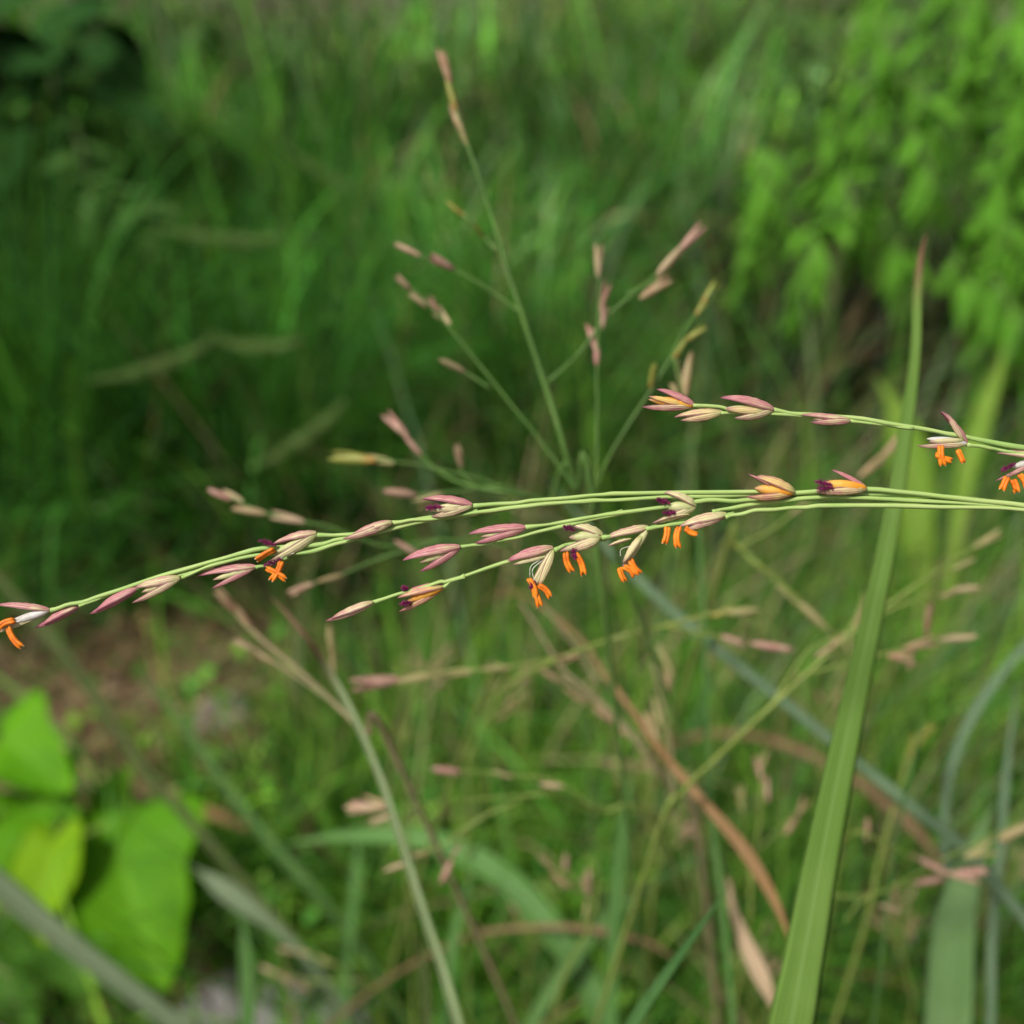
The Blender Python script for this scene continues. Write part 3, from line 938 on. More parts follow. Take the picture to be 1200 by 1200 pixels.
    S((553, 592), (494, 586), w=8, pink=.85, tip2=(505, 605), w2=6.5, pink2=.5, stigmas=[((520, 594), (499, 595))], extra=[((540, 597), (498, 598), 4.5, 60, .4, 0)])
    # second strand
    S((616, 618), (549, 627), w=7.5, pink=.98, tip2=(556, 636), w2=6)
    S((539, 641), (472, 658), w=8.5, pink=.92, tip2=(491, 669), w2=6.5, pink2=.85)
    S((437, 706), (381, 727), w=6.8, pink=.66)
    S((520, 687), (466, 702), w=8, pink=.62, yellow=.8, tip2=(467, 716), w2=6, core='floret_yellow', core_w=7.5, stigmas=[((482, 706), (470, 708)), ((478, 690), (472, 689))])
    S((648, 642), (594, 659), w=8, pink=.75, tip2=(619, 690), w2=6.5, pink2=.18, core_tip=(625, 690), core_w=6.5,
      anthers=[((619, 678), (627, 700)), ((624, 687), (633, 712)), ((630, 686), (645, 701))], stigmas=[((626, 680), (622, 689))],
      extra=[((648, 645), (630, 688), 6.5, 150, .15, .1), ((640, 652), (601, 662), 3.5, 60, .1, 0)], filaments=[((633, 656), (622, 664), (621, 678)), ((635, 657), (624, 668), (627, 682))])
    S((706, 627), (661, 616), w=8, pink=.35, tip2=(655, 645), w2=7.5, pink2=.35, core='floret', core_w=8,
      anthers=[((663, 647), (671, 671)), ((674, 648), (684, 675))], stigmas=[((675, 622), (661, 617)), ((671, 642), (674, 655))],
      extra=[((702, 632), (672, 645), 6.5, 75, .45, .0)])
    S((760, 618), (707, 633), w=7.5, pink=.55, tip2=(727, 666), w2=6, pink2=.15, core_tip=(733, 660), core_w=6,
      anthers=[((726, 665), (733, 682)), ((730, 664), (744, 676)), ((739, 656), (751, 673))],
      extra=[((752, 628), (730, 660), 5.5, 100, .2, .1), ((740, 632), (712, 641), 4, -20, .05, 0)], filaments=[((738, 640), (728, 644), (727, 652))])
    S((851, 603), (795, 619), w=8.5, pink=.5, tip2=(800, 621), w2=6)
    S((815, 593), (776, 578), w=8, pink=.25, tip2=(764, 612), w2=7.5, pink2=.25, core_w=8,
      anthers=[((782, 617), (778, 638)), ((796, 617), (795, 643)), ((803, 618), (818, 626))],
      stigmas=[((785, 590), (770, 585)), ((792, 601), (778, 601))], extra=[((808, 604), (768, 613), 5, -30, .3, 0)])
    S((930, 577), (883, 560), w=9, pink=.5, yellow=.7, tip2=(874, 581), w2=7, pink2=.6, core='floret_yellow', core_tip=(884, 572), core_w=9,
      extra=[((905, 572), (876, 556), 3.5, 0, .8, 0)])
    S((1015, 572), (974, 551), w=4.5, pink=.9, yellow=.2, tip2=(955, 575), w2=7.5, pink2=.45, core='floret_yellow', core_tip=(962, 566), core_w=8,
      stigmas=[((975, 568), (956, 564)), ((978, 572), (958, 572))])
    # upper branch
    S((813, 475), (769, 457), w=7, pink=.95, tip2=(752, 476), w2=6, pink2=.7, core='floret_yellow', core_tip=(760, 468), core_w=7.5, extra=[((800, 474), (760, 465), 5, 40, .2, 1.0)])
    S((846, 483), (790, 490), w=6.5, pink=.52, yellow=.3)
    S((906, 480), (844, 467), w=8, pink=.85, tip2=(860, 489), w2=7, pink2=.5, core_tip=(850, 478), extra=[((895, 483), (850, 480), 5.5, 60, .35, .4)])
    S((996, 493), (938, 487), w=5.5, pink=.7, tip2=(950, 494), w2=6, pink2=.7)
    S((1133, 520), (1101, 482), w=6, pink=.85, tip2=(1074, 522), w2=5, pink2=.6, core='floret_white', core_tip=(1086, 514), core_w=6,
      anthers=[((1102, 522), (1105, 547)), ((1096, 532), (1116, 540)), ((1122, 527), (1129, 543))], extra=[((1128, 515), (1108, 484), 4.5, 80, .55, 0), ((1128, 516), (1088, 518), 4, 80, .05, 0)])
    S((1222, 537), (1168, 532), w=8, pink=.45, tip2=(1166, 563), w2=5, pink2=.7, core='floret_white', core_tip=(1185, 548), core_w=6,
      stigmas=[((1190, 543), (1174, 552))], anthers=[((1180, 559), (1173, 575)), ((1186, 562), (1191, 578)), ((1194, 556), (1202, 573))])


focus_panicle()


# ------------------------------------------------------------------ panicles out of focus
def seed_mesh(name, mat, split):
    """small spikelet 1 unit long along +X: two bracts slightly gaping"""
    mb = MB()
    for sgn in (-1, 1):
        nu, nv = 8, 6
        V, uv = [], []
        for i in range(nu + 1):
            u = i / nu; r = .15 * prof(u) if i < nu else .004
            cz = sgn * split * u * u
            for k in range(nv + 1):
                ph = (k / nv * 2 - 1) * R(100)
                V.append((u, math.sin(ph) * r, cz + sgn * math.cos(ph) * r)); uv.append((u, k / nv))
        m = nv + 1
        mb.add(np.array(V), [(i * m + k, i * m + k + 1, (i + 1) * m + k + 1, (i + 1) * m + k) for i in range(nu) for k in range(nv)], np.array(uv))
    return mb.mesh(name, mat)


SEED = {k: [seed_mesh('spikelet_' + k, M['seed_' + k], s) for s in (.03, .13, .24)] for k in ('pink', 'tan', 'gold')}


def put_seed(parent, p0, p1, kind):
    v = p1 - p0; ln = v.length; X = v.normalized()
    Y = X.cross(Vector((rnd.uniform(-1, 1), rnd.uniform(-1, 1), rnd.uniform(-1, 1)))).normalized(); Z = X.cross(Y)
    s = ln * rnd.uniform(.8, 1.0); fat = s * rnd.uniform(.65, 1.0)
    m = Matrix(((X.x * s, Y.x * fat, Z.x * fat, p0.x), (X.y * s, Y.y * fat, Z.y * fat, p0.y), (X.z * s, Y.z * fat, Z.z * fat, p0.z), (0, 0, 0, 1)))
    return obj('spikelet', rnd.choice(SEED[kind]), parent, m)


def panicle(label, d, rachis, branches, seeds, stem='stem_dim', r=.0005, culm=None, group=None):
    """rachis and branches are pixel polylines (root first); seeds are (base, tip, kind); culm: True carries the rachis to the soil"""
    ps = [P(p[0], p[1], d + (p[2] * .001 if len(p) > 2 else 0)) for p in rachis]
    b0 = ps[0]
    dr = (ps[0] - ps[1]).normalized()
    h = b0.z
    foot = b0 + Vector((dr.x, dr.y, 0)) * min(.12, h * .3) + Vector((0, 0, -h))
    mid = b0 + Vector((dr.x, dr.y, 0)) * min(.08, h * .2) + Vector((0, 0, -h * .5))
    t = empty('grass_panicle', (foot.x, foot.y, 0), label, 'grass panicle', group)
    allp = [foot, mid] + ps
    c = spline([tuple(p) for p in allp], 7)
    V, fs, uv = tube_data(c, np.linspace(r * 1.7, r * .55, len(c)), 8)
    obj('rachis', mesh_from('rachis', V, fs, M[stem], uvs=uv), t)
    for b in branches:
        tube_px('branch', b, r * .62, r * .45, M[stem], t, sides=6, d=d)
    for b, e, k in seeds:
        q = rnd.uniform(-.003, .003)
        db = d + (b[2] * .001 if len(b) > 2 else 0)
        put_seed(t, P(b[0], b[1], db), P(e[0], e[1], db + q), k)
    return t


def back_panicles():
    panicle('tall upright panicle behind the centre with pink tipped branches spreading both ways', .172,
            [(700, 640, 8), (677, 576, 4), (660, 520), (644, 467), (625, 410), (611, 367), (592, 310), (578, 258), (554, 187), (540, 144), (527, 96), (520, 72)],
            [[(582, 295), (570, 280), (554, 263), (540, 250), (525, 238)],
             [(611, 367), (575, 340), (535, 317), (500, 302), (480, 293)],
             [(677, 576), (640, 525), (597, 472), (560, 425), (521, 377), (490, 345), (475, 332)],
             [(575, 455), (545, 437), (525, 428)],
             [(692, 610, 3), (699, 557), (700, 490), (699, 434), (702, 370), (701, 310)],
             [(642, 448), (680, 412), (711, 372), (750, 338), (780, 310), (810, 278)],
             [(735, 345), (755, 335), (770, 328)],
             [(692, 610, 4), (706, 552), (735, 500), (760, 462), (785, 420), (803, 385), (822, 360), (838, 338)],
             [(790, 420), (796, 440), (800, 460)]],
            [((528, 98), (515, 56), 'tan'), ((534, 130), (525, 92), 'gold'), ((540, 152), (530, 115), 'tan'), ((548, 172), (535, 138), 'tan'),
             ((552, 262), (540, 247), 'gold'), ((542, 252), (518, 232), 'gold'), ((566, 278), (553, 258), 'gold'),
             ((493, 300), (457, 283), 'pink'), ((532, 316), (497, 296), 'pink'),
             ((482, 340), (461, 320), 'pink'), ((500, 360), (478, 341), 'pink'), ((514, 366), (500, 345), 'pink'), ((528, 380), (508, 360), 'pink'),
             ((545, 436), (507, 416), 'pink'),
             ((701, 325), (702, 278), 'pink'), ((704, 365), (714, 324), 'pink'), ((706, 385), (710, 350), 'pink'), ((698, 410), (690, 380), 'pink'), ((699, 428), (700, 396), 'pink'),
             ((795, 295), (830, 258), 'pink'), ((770, 322), (806, 284), 'pink'), ((750, 350), (792, 322), 'tan'), ((765, 338), (783, 320), 'tan'),
             ((822, 357), (845, 324), 'gold'), ((815, 370), (832, 345), 'gold'), ((803, 400), (830, 380), 'gold'), ((762, 455), (768, 420), 'gold'), ((790, 420), (806, 394), 'gold'),
             ((803, 465), (800, 412), 'tan'), ((795, 470), (786, 445), 'tan')], r=.00037)
    panicle('spreading panicle behind the left of the bundle with pink buds on slanting branches', .178,
            [(720, 640, 8), (640, 590, 4), (600, 578), (565, 572), (533, 563), (503, 543), (483, 523), (468, 503)],
            [[(617, 585, 2), (575, 565), (527, 553), (480, 543), (440, 538)],
             [(620, 580, 2), (587, 570), (545, 575), (490, 580)],
             [(560, 572), (545, 560), (538, 545)],
             [(600, 640, 6), (520, 632, 4), (453, 640, 2), (387, 617), (340, 608), (300, 597), (270, 583)],
             [(520, 632, 4), (453, 652, 3), (400, 673, 2), (365, 685)]],
            [((478, 512), (449, 482), 'pink'), ((494, 534), (472, 508), 'pink'), ((440, 540), (380, 533), 'gold'), ((462, 543), (420, 534), 'tan'), ((541, 548), (533, 514), 'pink'),
             ((488, 580), (445, 575), 'pink'), ((520, 577), (478, 596), 'tan'), ((272, 586), (236, 570), 'pink'), ((285, 588), (258, 574), 'pink'),
             ((312, 602), (270, 594), 'tan'), ((358, 612), (314, 602), 'pink'), ((402, 674), (362, 684), 'tan'), ((368, 684), (332, 698), 'pink'), ((490, 650), (460, 632), 'pink')], r=.00037)
    panicle('tan seed head slanting up left below the bundle, left of the stalk leaf', .20,
            [(470, 900, 6), (430, 860), (390, 822), (350, 785), (310, 752), (285, 728), (268, 706)],
            [[(390, 822), (350, 795), (310, 768), (285, 755)]],
            [((278, 718), (248, 684), 'tan'), ((295, 735), (270, 705), 'tan'), ((310, 752), (284, 727), 'tan'), ((298, 762), (272, 748), 'pink'), ((322, 778), (292, 758), 'tan'), ((390, 765), (385, 728), 'tan'), ((392, 790), (388, 755), 'tan')], 'stem_tan')
    panicle('olive branched panicle at right with tan seeds pointing up right', .20,
            [(760, 1010, 20), (800, 930, 12), (838, 890, 6), (890, 840), (945, 790), (1000, 740), (1060, 695), (1120, 655), (1150, 635)],
            [[(945, 790), (990, 778), (1040, 765), (1090, 752)], [(1000, 740), (1050, 712), (1100, 696)], [(950, 785), (985, 755), (1010, 725)], [(905, 825), (945, 765), (985, 745)], [(985, 755), (1005, 720), (1012, 695)]],
            [((1140, 642), (1177, 622), 'tan'), ((1115, 668), (1148, 652), 'tan'), ((1115, 692), (1152, 688), 'pink'), ((1100, 700), (1130, 690), 'tan'), ((1100, 750), (1152, 744), 'pink'),
             ((1060, 760), (1106, 748), 'tan'), ((1040, 768), (1078, 772), 'tan'), ((1065, 785), (1070, 762), 'pink'), ((1000, 735), (1020, 690), 'tan'), ((975, 755), (1005, 735), 'tan'), ((955, 770), (985, 752), 'tan'), ((1085, 745), (1090, 705), 'tan')],
            'stem_olive', r=.00045)
    panicle('thin panicle with pink buds pointing right, in the gap under the anthers', .20,
            [(560, 830, 30), (600, 800, 20), (660, 770, 8), (720, 748), (780, 733), (830, 720), (860, 716)],
            [[(780, 733), (830, 744), (870, 752)], [(660, 770), (600, 780), (540, 786), (470, 795)]],
            [((848, 718), (893, 716), 'tan'), ((835, 722), (868, 712), 'gold'), ((880, 754), (933, 762), 'pink'), ((845, 745), (880, 758), 'pink'),
             ((470, 796), (406, 804), 'pink'), ((510, 792), (462, 797), 'tan'), ((555, 786), (508, 792), 'tan'), ((600, 782), (560, 785), 'tan'), ((680, 768), (650, 776), 'tan')], 'stem_olive', r=.0004)
    panicle('brownish seed branch bending right above the olive panicle', .215,
            [(840, 680, 20), (860, 640, 10), (880, 655), (910, 680), (940, 708), (960, 730)],
            [[(870, 640), (905, 620), (930, 600)]],
            [((935, 705), (975, 742), 'tan'), ((910, 684), (945, 712), 'tan'), ((1005, 560), (1040, 532), 'tan'), ((1030, 540), (1062, 506), 'tan'), ((925, 604), (950, 586), 'tan')], 'stem_olive', r=.0006)
    panicle('slanting tan panicle behind the dry blade, pointing up left', .225,
            [(820, 990, 20), (790, 930, 10), (755, 880), (720, 840), (690, 810), (660, 785), (635, 745), (610, 705)],
            [[(755, 880), (735, 850), (700, 825), (660, 795)], [(790, 930), (785, 870), (775, 820), (765, 780)], [(700, 800), (672, 755), (640, 715)]],
            [((660, 800), (625, 780), 'tan'), ((690, 825), (652, 800), 'tan'), ((722, 848), (690, 825), 'tan'), ((740, 865), (715, 845), 'tan'), ((775, 850), (765, 815), 'tan'), ((772, 870), (755, 830), 'tan'),
             ((790, 795), (770, 750), 'tan'), ((785, 810), (778, 775), 'tan')], 'stem_tan', r=.0006)
    panicle('pink seed cluster at the end of a long thin branch, lower left middle', .21,
            [(780, 990, 30), (700, 950, 15), (640, 930, 5), (600, 942), (570, 955), (545, 970), (520, 990)],
            [[(640, 930), (580, 935), (520, 940), (470, 945)], [(700, 950), (650, 915), (590, 908), (540, 902)], [(545, 970), (535, 990), (530, 1010)], [(570, 955), (520, 990), (490, 1005)]],
            [((450, 945), (398, 950), 'pink'), ((452, 948), (408, 940), 'pink'), ((460, 955), (430, 966), 'pink'), ((455, 942), (420, 938), 'tan'), ((540, 905), (498, 900), 'pink'), ((600, 910), (572, 904), 'pink'), ((660, 922), (630, 918), 'pink'),
             ((480, 1010), (446, 1022), 'pink'), ((530, 1008), (514, 1040), 'pink'), ((540, 990), (525, 1010), 'pink'), ((505, 998), (480, 1004), 'tan')], 'stem_olive', r=.00032)
    panicle('pink seeded branch along the lower right, crossing the wide pale blade', .215,
            [(950, 1060, 25), (980, 1000, 12), (1003, 975), (1040, 990), (1080, 1010), (1110, 1022)],
            [[(980, 1000, 12), (940, 1040, 4), (1000, 1050), (1040, 1042), (1080, 1030)], [(1040, 1042), (1100, 1010), (1160, 980), (1210, 960)], [(1040, 1042), (1010, 1055), (990, 1080)]],
            [((1108, 1022), (1155, 1036), 'pink'), ((1075, 1005), (1115, 1026), 'pink'), ((1115, 1025), (1165, 1018), 'pink'), ((1072, 1035), (1115, 1028), 'pink'), ((1130, 1005), (1170, 990), 'tan'), ((1170, 985), (1210, 962), 'tan'),
             ((1030, 1060), (1058, 1068), 'pink'), ((1080, 1008), (1062, 1000), 'tan'), ((1015, 985), (1018, 955), 'tan')], 'stem_olive', r=.00035)
    panicle('tiny seed head by the bottom edge above the pale stone', .33,
            [(470, 1180, 20), (430, 1150, 8), (395, 1130), (365, 1118), (345, 1115)],
            [[(430, 1150), (380, 1150), (340, 1145), (310, 1138)]],
            [((345, 1115), (322, 1110), 'pink'), ((365, 1120), (343, 1112), 'pink'), ((390, 1130), (366, 1120), 'tan'), ((325, 1142), (300, 1130), 'pink'), ((345, 1152), (324, 1140), 'pink'), ((365, 1160), (345, 1150), 'tan')], 'stem_olive', r=.0004)
    panicle('small drooping tan seed head near the long dry blade, lower middle', .24,
            [(650, 1180, 20), (690, 1090, 6), (700, 1040), (695, 1010), (685, 1000)],
            [[(700, 1060), (670, 1030), (640, 1010)], [(700, 1060), (690, 1075), (688, 1090)]],
            [((650, 1020), (625, 996), 'tan'), ((668, 1040), (640, 1018), 'tan'), ((662, 1022), (664, 994), 'pink'), ((690, 1050), (686, 1015), 'pink'), ((688, 1055), (686, 1082), 'tan')], 'stem_olive', r=.00035)
    panicle('upright pinkish seed head in the lower right between broad blade and dry blade', .24,
            [(870, 1130, 10), (880, 1040), (890, 960), (893, 910), (890, 885)],
            [[(885, 1000), (915, 970), (938, 945)], [(880, 1040), (872, 970), (868, 930)]],
            [((893, 915), (886, 880), 'pink'), ((900, 940), (897, 905), 'pink'), ((935, 955), (948, 930), 'tan'), ((920, 978), (938, 950), 'tan'), ((870, 950), (866, 915), 'tan'), ((892, 900), (900, 878), 'tan')], 'stem_olive', r=.0004)
    panicle('golden green seed spike beside the broad blade at right', .25,
            [(1000, 1130, 10), (1030, 1010), (1055, 920), (1072, 875), (1085, 850)],
            [[(1055, 920), (1062, 885), (1068, 868)]],
            [((1075, 870), (1096, 842), 'gold'), ((1068, 880), (1086, 860), 'gold'), ((1066, 888), (1072, 858), 'gold'), ((1080, 862), (1100, 850), 'gold')], 'stem_olive', r=.0005)

    for i in range(12):                            # lesser seed heads lost in the grass
        px, py = [(960, 880), (1130, 1120), (770, 1020), (1060, 1130), (620, 1130), (880, 1180), (560, 860), (1170, 1060), (840, 820), (480, 840), (760, 960), (1000, 820)][i]
        d = rnd.uniform(.27, .38)
        q = lambda x, y: (px + x * .6, py + y * .6)
        a = rnd.uniform(-.5, .5)
        up = lambda l, e=0: (l * math.sin(a + e), -l * math.cos(a + e))
        rc = [q(-up(90)[0] * .5, 100), q(-up(40)[0], 50), q(0, 0), q(*up(50)), q(*up(100))]
        brs, sd = [], []
        for j in range(7):
            o = up(12 + j * 12); e = (-1) ** j * rnd.uniform(.3, .7); v = up(rnd.uniform(40, 75), e); v2 = up(28, e)
            brs.append([q(*o), q(o[0] + v[0] * .5, o[1] + v[1] * .5), q(o[0] + v[0], o[1] + v[1])])
            sd.append((q(o[0] + v[0], o[1] + v[1]), q(o[0] + v[0] + v2[0], o[1] + v[1] + v2[1]), rnd.choice(['tan', 'tan', 'pink'])))
            sd.append((q(o[0] + v[0] * .6, o[1] + v[1] * .6), q(o[0] + v[0] * .6 + v2[0], o[1] + v[1] * .6 + v2[1]), 'tan'))
        sd.append((q(*up(92)), q(*up(124)), 'tan'))
        lab = ['small tan seed head just right of the broad green blade, below the olive panicle', 'small tan seed head over the wide pale blade in the bottom right corner', 'small tan seed head right of the mint blade beside the dry orange blade',
               'small tan seed head between broad blade and wide pale blade, near the bottom', 'small tan seed head at the bottom, below the arching brown blade', 'small tan seed head at the bottom edge beside the beige leaf end',
               'small tan seed head below the thin pink-budded panicle, left of centre', 'small tan seed head close to the right edge over the blue-green blade', 'small tan seed head beside the thin upright culm right of centre',
               'small tan seed head just right of the stalk leaf above the pink cluster', 'small tan seed head above the mint blade in the lower middle', 'small tan seed head behind the broad green blade, beside the olive panicle'][i]
        panicle(lab, d, rc, brs, sd, 'stem_olive', r=.0004, group='small seed heads in the lower grass')


back_panicles()


# ------------------------------------------------------------------ foxtail spikes far back
def foxtails():
    m = mat_simple('foxtail', (.18, .31, .07), (.25, .36, .11), 300, .3)
    mb = MB()
    c = np.stack([np.linspace(0, 1, 12), np.zeros(12), .30 * np.linspace(0, 1, 12) ** 2], 1)
    mb.add(*tube_data(c, .010 * np.sin(np.linspace(.25, 2.95, 12)) ** .5, 7))
    for i in range(420):
        u = rnd.random()
        o = np.array([u, 0, .30 * u * u]); a = rnd.uniform(0, 6.28)
        dv = norm(np.array([.55, math.cos(a), math.sin(a)]))
        ln = .075 * math.sin(u * 2.7 + .35)
        mb.add(*tube_data(np.stack([o, o + dv * ln]), np.array([.007, .002]), 3))
    me = mb.mesh('bristle_head', m)
    spots = [((252, 398), (128, 478), .62, 'mottled foxtail spike hanging to the left in the dark green grass'),
             ((405, 470), (312, 572), .60, 'foxtail spike hanging above the left end of the bundle'),
             ((560, 232), (488, 170), .75, 'foxtail spike left of the tall panicle tip'),
             ((575, 246), (650, 262), .78, 'foxtail spike right of the tall panicle, arching right'),
             ((335, 278), (190, 305), .80, 'long foxtail spike lying nearly level in the upper left'),
             ((420, 222), (325, 195), .95, 'faint foxtail spike high in the upper left'),
             ((250, 395), (355, 432), .66, 'faint foxtail spike pointing right beside the mottled spike')]
    for b, e, d, lab in spots:
        p0, p1 = P(*b, d), P(*e, d - .02)
        foot = Vector((p0.x + rnd.uniform(-.05, .05), p0.y + .06, 0))
        t = empty('foxtail_plant', foot, lab, 'foxtail', 'foxtail spikes in the far grass')
        mid = foot.lerp(p0, .6) + Vector((0, 0, .03))
        c = spline([tuple(foot), tuple(mid), tuple(p0), tuple(p0.lerp(p1, .15))], 7)
        V, fs, uv = tube_data(c, np.linspace(.0011, .0006, len(c)), 6)
        obj('stem', mesh_from('stem', V, fs, M['stem_dim'], uvs=uv), t)
        X = p1 - p0; s = X.length; X.normalize()
        Y = X.cross(Vector((0, 0, -1))).normalized(); Z = X.cross(Y)
        obj('bristle_head', me, t, Matrix(((X.x * s, Y.x * s, Z.x * s, p0.x), (X.y * s, Y.y * s, Z.y * s, p0.y), (X.z * s, Y.z * s, Z.z * s, p0.z), (0, 0, 0, 1))))


foxtails()


# ------------------------------------------------------------------ leafy plants
def leaf_mesh(name, mat, shape, cup=.12, droop=.25, nu=8, nv=4, thick=.006):
    """leaf 1 unit long along +X, half width shape(u)"""
    V, uv = [], []
    for layer in (0, 1):
        for i in range(nu + 1):
            u = i / nu; w = shape(u)
            for k in range(nv + 1):
                a = k / nv * 2 - 1
                z = cup * abs(a) * w * 2 - droop * u * u + .02 * math.sin(u * 19 + a * 3) * abs(a)
                V.append((u, a * w, z - layer * thick)); uv.append((u, k / nv))
    m = nv + 1; n0 = (nu + 1) * m
    fs = []
    for i in range(nu):
        for k in range(nv):
            q = (i * m + k, i * m + k + 1, (i + 1) * m + k + 1, (i + 1) * m + k)
            fs.append(q); fs.append(tuple(x + n0 for x in reversed(q)))
        for k in (0, nv):
            fs.append((i * m + k, (i + 1) * m + k, (i + 1) * m + k + n0, i * m + k + n0))
    return mesh_from(name, V, fs, mat, uvs=uv)


def put_leaf(parent, me, p, dirv, s, roll=0, wide=1.0):
    X = dirv.normalized()
    Y = Vector((0, 0, 1)).cross(X)
    Y = Y.normalized() if Y.length > 1e-3 else Vector((1, 0, 0))
    Z = X.cross(Y)
    Y, Z = Y * math.cos(roll) + Z * math.sin(roll), Z * math.cos(roll) - Y * math.sin(roll)
    m = Matrix(((X.x * s, Y.x * s * wide, Z.x * s, p.x), (X.y * s, Y.y * s * wide, Z.y * s, p.y), (X.z * s, Y.z * s * wide, Z.z * s, p.z), (0, 0, 0, 1)))
    return obj('leaf', me, parent, m)


def shrubs():
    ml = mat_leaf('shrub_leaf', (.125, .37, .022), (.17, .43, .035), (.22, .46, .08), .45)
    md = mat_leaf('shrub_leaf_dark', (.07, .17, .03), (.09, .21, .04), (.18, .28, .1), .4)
    mdd = mat_leaf('dock_leaf', (.022, .075, .016), (.032, .095, .02), (.05, .11, .03), .25, rough=.9)
    lan = lambda u: .19 * (u + .02) ** .6 * (1 - u) ** .75 / .5
    big = lambda u: .24 * (u + .03) ** .5 * (1 - u) ** .6 / .55
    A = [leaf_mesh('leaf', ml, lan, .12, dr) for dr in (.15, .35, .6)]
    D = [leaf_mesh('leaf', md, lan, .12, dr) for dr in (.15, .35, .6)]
    K = [leaf_mesh('leaf', mdd, big, .1, dr) for dr in (.2, .5)]
    M['shrub_stem'] = mat_stem('shrub_stem', (.13, .20, .06), (.10, .13, .05), (.18, .15, .08))
    spec = [  # foot px, height, stems, leaves, size, set, label
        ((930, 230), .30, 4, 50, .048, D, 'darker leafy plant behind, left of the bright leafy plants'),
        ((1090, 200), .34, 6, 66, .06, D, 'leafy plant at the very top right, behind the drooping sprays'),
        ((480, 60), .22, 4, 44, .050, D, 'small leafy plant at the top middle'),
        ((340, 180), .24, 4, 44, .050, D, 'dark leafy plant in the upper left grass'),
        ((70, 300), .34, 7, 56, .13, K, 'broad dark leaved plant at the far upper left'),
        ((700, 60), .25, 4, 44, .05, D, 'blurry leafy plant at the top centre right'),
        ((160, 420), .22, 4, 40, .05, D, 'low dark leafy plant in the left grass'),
    ]
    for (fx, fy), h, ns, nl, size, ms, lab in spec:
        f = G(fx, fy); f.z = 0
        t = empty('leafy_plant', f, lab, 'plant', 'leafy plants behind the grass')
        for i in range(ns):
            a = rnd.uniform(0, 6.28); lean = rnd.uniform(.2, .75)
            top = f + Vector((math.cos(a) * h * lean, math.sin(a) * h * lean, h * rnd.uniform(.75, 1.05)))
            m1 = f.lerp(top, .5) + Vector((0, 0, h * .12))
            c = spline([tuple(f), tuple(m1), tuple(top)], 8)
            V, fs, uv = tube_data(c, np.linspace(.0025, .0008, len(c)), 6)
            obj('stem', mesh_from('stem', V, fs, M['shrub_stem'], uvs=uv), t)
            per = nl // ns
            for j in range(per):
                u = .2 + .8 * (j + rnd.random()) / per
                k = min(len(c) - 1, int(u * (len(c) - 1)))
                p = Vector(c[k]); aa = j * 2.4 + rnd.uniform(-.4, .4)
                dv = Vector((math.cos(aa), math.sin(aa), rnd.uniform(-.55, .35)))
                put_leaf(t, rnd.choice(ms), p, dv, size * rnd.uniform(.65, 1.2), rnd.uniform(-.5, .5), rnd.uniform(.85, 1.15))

    # plants whose twigs arch over and hang towards the lens: (foot px, [(tip px, depth)...], label)
    for (fx, fy), tips, lab in [
        ((960, 470), [(938, 362, .86), (905, 262, .92), (965, 215, .93), (1000, 300, .88), (880, 330, 1.0), (1010, 190, .9)], 'bright leafy plant with drooping sprays in the upper right middle'),
        ((1090, 430), [(1060, 330, .90), (1100, 180, .95), (1040, 100, 1.0), (1090, 250, .88), (1020, 40, 1.05), (1130, 110, .95)], 'bright leafy plant with drooping sprays left of the right edge ones'),
        ((1200, 470), [(1165, 320, .82), (1185, 205, .85), (1190, 415, .80), (1148, 400, .84), (1230, 300, .8), (1170, 255, .9), (1215, 120, .9)], 'bright leafy plant hanging in at the right edge above the anthers'),
        ((1190, 300), [(1150, 40, 1.0), (1185, 95, 1.0), (1100, 20, 1.1), (1220, 30, 1.0), (1140, 150, 1.05)], 'bright leafy plant in the top right corner')]:
        f = G(fx, fy); f.z = 0
        t = empty('leafy_plant', f, lab, 'plant', 'leafy plants behind the grass')
        for tx, ty, td in tips:
            tip = P(tx, ty, td)
            tip.z = max(tip.z, .03)
            apex = tip + Vector((rnd.uniform(-.03, .03), .05, .055))
            c = spline([tuple(f), tuple(f.lerp(apex, .55) + Vector((0, 0, .04))), tuple(apex), tuple(tip.lerp(apex, .3) + Vector((0, -.01, .01))), tuple(tip)], 7)
            V, fs, uv = tube_data(c, np.linspace(.0022, .0006, len(c)), 6)
            obj('stem', mesh_from('stem', V, fs, M['shrub_stem'], uvs=uv), t)
            for j in range(22):
                k = min(len(c) - 2, int((.34 + .65 * j / 21) * (len(c) - 1)))
                p = Vector(c[k]); tg = Vector(c[k + 1] - c[k]).normalized()
                sd = tg.cross(Vector((rnd.uniform(-.4, .4), -1, rnd.uniform(-.2, .5)))).normalized() * (1 if j % 2 else -1)
                dv = sd * rnd.uniform(.35, .9) + tg * .7 + Vector((0, -.25, -.25))
                put_leaf(t, rnd.choice(A), p, dv, rnd.uniform(.026, .05), rnd.uniform(-.7, .7), rnd.uniform(.7, 1.0))


shrubs()


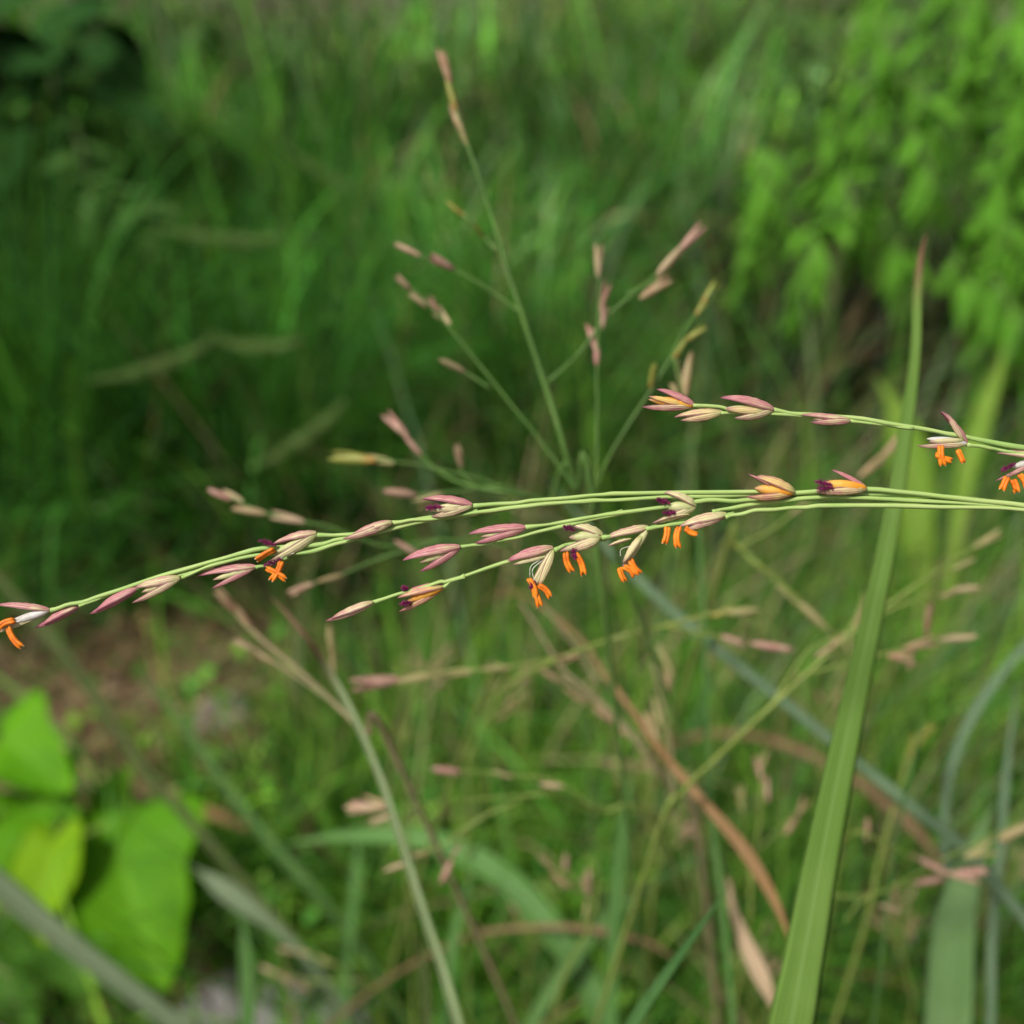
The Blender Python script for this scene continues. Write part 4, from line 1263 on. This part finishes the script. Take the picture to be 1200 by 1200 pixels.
def vine():
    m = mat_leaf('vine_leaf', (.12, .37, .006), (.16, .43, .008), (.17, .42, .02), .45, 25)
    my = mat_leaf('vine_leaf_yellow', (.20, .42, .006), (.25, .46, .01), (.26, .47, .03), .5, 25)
    md = mat_leaf('vine_leaf_shaded', (.06, .17, .012), (.08, .21, .02), (.15, .3, .06), .4, 25)  # leaves underneath: shade put into a darker copy of the leaf green

    def heart(mat, lobe=.0, cup=.18):
        """heart-shaped leaf, 1 unit long, stalk at the origin, tip at +X"""
        V, uv = [], []
        na, nr = 30, 6
        for layer in (0, 1):
            for i in range(na + 1):
                a = (i / na * 2 - 1) * math.pi
                r = .50 * (1 + .22 * math.cos(a)) - .30 * math.exp(-((abs(a) - math.pi) / .42) ** 2) + .25 * math.exp(-(a / .28) ** 2) + lobe * .16 * math.exp(-((abs(a) - 1.75) / .35) ** 2) - lobe * .12 * math.exp(-((abs(a) - 1.0) / .3) ** 2)
                for k in range(nr + 1):
                    q = k / nr
                    x, y = .30 + math.cos(a) * r * q, math.sin(a) * r * q
                    z = cup * abs(y) - .30 * max(0, x - .2) ** 2 + .035 * math.sin(a * 5) * q * q
                    V.append((x, y, z - layer * .006)); uv.append((x, .5 + y))
        mm = nr + 1; n0 = (na + 1) * mm; fs = []
        for i in range(na):
            for k in range(nr):
                q = (i * mm + k, i * mm + k + 1, (i + 1) * mm + k + 1, (i + 1) * mm + k)
                fs.append(q); fs.append(tuple(x + n0 for x in reversed(q)))
            fs.append((i * mm + nr, (i + 1) * mm + nr, (i + 1) * mm + nr + n0, i * mm + nr + n0))
        return mesh_from('leaf', V, fs, mat, uvs=uv)
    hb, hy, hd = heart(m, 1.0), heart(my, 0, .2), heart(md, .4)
    foot = G(60, 1100); foot.z = 0
    t = empty('vine_plant', foot, 'bright green broad lobed leaves in the lower left corner', 'plant')
    # (stalk px, depth) -> (tip px, depth), mesh, width
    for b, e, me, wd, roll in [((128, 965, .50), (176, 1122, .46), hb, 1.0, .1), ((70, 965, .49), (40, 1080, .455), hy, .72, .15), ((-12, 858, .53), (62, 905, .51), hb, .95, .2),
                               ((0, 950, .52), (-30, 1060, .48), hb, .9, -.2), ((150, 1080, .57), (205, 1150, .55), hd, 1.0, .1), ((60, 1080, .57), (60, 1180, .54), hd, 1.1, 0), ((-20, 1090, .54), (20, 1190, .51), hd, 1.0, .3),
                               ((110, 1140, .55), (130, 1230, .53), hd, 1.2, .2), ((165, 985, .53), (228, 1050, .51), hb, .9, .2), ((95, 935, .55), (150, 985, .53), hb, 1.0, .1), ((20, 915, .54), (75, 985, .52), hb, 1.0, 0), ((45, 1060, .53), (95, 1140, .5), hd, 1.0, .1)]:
        p0, p1 = P(*b), P(*e)
        c = spline([tuple(foot), tuple(foot.lerp(p0, .5) + Vector((0, .01, .02))), tuple(p0)], 6)
        V, fs, uv = tube_data(c, np.full(len(c), .0011), 6)
        obj('leaf_stalk', mesh_from('leaf_stalk', V, fs, M['stem_olive'], uvs=uv), t)
        v = p1 - p0
        o = put_leaf(t, me, p0, v, v.length, roll, wd)


vine()


# ------------------------------------------------------------------ stones and small ground herbs
def stones():
    m, N, L = new_mat('stone')
    f = noise(N, L, geopos(N), 60, 5, .65)
    c = mixrgb(N, L, smooth(N, L, f, .3, .7), (.15, .135, .13), (.27, .25, .24))
    pb = N.new('ShaderNodeBsdfPrincipled'); pb.inputs['Roughness'].default_value = .85
    L.new(c, pb.inputs['Base Color']); L.new(bump_node(N, L, f, .6, .003), pb.inputs['Normal'])
    L.new(pb.outputs[0], N.new('ShaderNodeOutputMaterial').inputs['Surface'])
    for px, py, s, sx, lab in [(335, 1212, .036, 1.7, 'large pale grey stone at the bottom edge beside the mint blade'), (262, 842, .018, 1.3, 'small pinkish grey stone on the brown soil'),
                               (58, 932, .016, 1.6, 'small grey stone above the heart-shaped leaves'), (880, 935, .03, 1.2, 'grey stone half hidden in the lower right grass'), (700, 690, .02, 1.3, 'grey stone in the shade under the dangling anthers')]:
        V, fs = [], []
        na, nb = 14, 9
        for j in range(nb + 1):
            th = j / nb * math.pi
            for i in range(na):
                ph = i / na * 2 * math.pi
                q = 1 + .12 * math.sin(3 * ph + px) * math.sin(2 * th) + .09 * math.cos(5 * ph + py + 3 * th) + .06 * math.sin(7 * th + ph * 2)
                V.append((math.sin(th) * math.cos(ph) * q * sx * s, math.sin(th) * math.sin(ph) * q * s, math.cos(th) * q * s * .55))
        for j in range(nb):
            for i in range(na):
                fs.append((j * na + i, (j + 1) * na + i, (j + 1) * na + (i + 1) % na, j * na + (i + 1) % na))
        g = G(px, py)
        o = obj('stone', mesh_from('stone', V, fs, m), None, Matrix.Translation((g.x, g.y, s * .25)))
        tag(o, lab, 'stone', 'stones on the soil')


stones()


def herbs():
    m = mat_tint('ground_herb')
    V, Q, T, n = [], [], [], 0
    spots = [(540, 870, .12, .06, 450), (620, 960, .13, .05, 300), (860, 1040, .12, .06, 200), (450, 1090, .05, .04, 160), (1150, 640, .12, .1, 350), (830, 20, .7, .4, 900), (560, 0, .7, .4, 700), (300, 60, .5, .4, 600), (1000, 60, .5, .4, 600)]
    for px, py, rx, ry, k in spots:
        b = zone(px, py, rx, ry, k); far = py < 300
        for p, c in zip(b, tints(k, BRIGHT + MID)):
            h = rnd.uniform(.01, .07 if not far else .16); s = rnd.uniform(.006, .013) * (1.6 if far else 1)
            a = rnd.uniform(0, 6.28); tl = rnd.uniform(-.5, .5)
            X = np.array([math.cos(a), math.sin(a), tl]); Y = np.array([-math.sin(a), math.cos(a), rnd.uniform(-.4, .4)])
            o = p + np.array([0, 0, h])
            V += [o, o + X * s * .5 + Y * s * .42 - [0, 0, s * .02], o + X * s * 1.25 - [0, 0, s * .25], o + X * s * .5 - Y * s * .42]
            Q.append((n, n + 1, n + 2, n + 3)); n += 4
            T += [c] * 4
    mass_object('ground_herbs', [(np.array(V), np.array(Q), np.array(T))], m, 'small leaved green weeds low on the soil', 'weeds')


herbs()
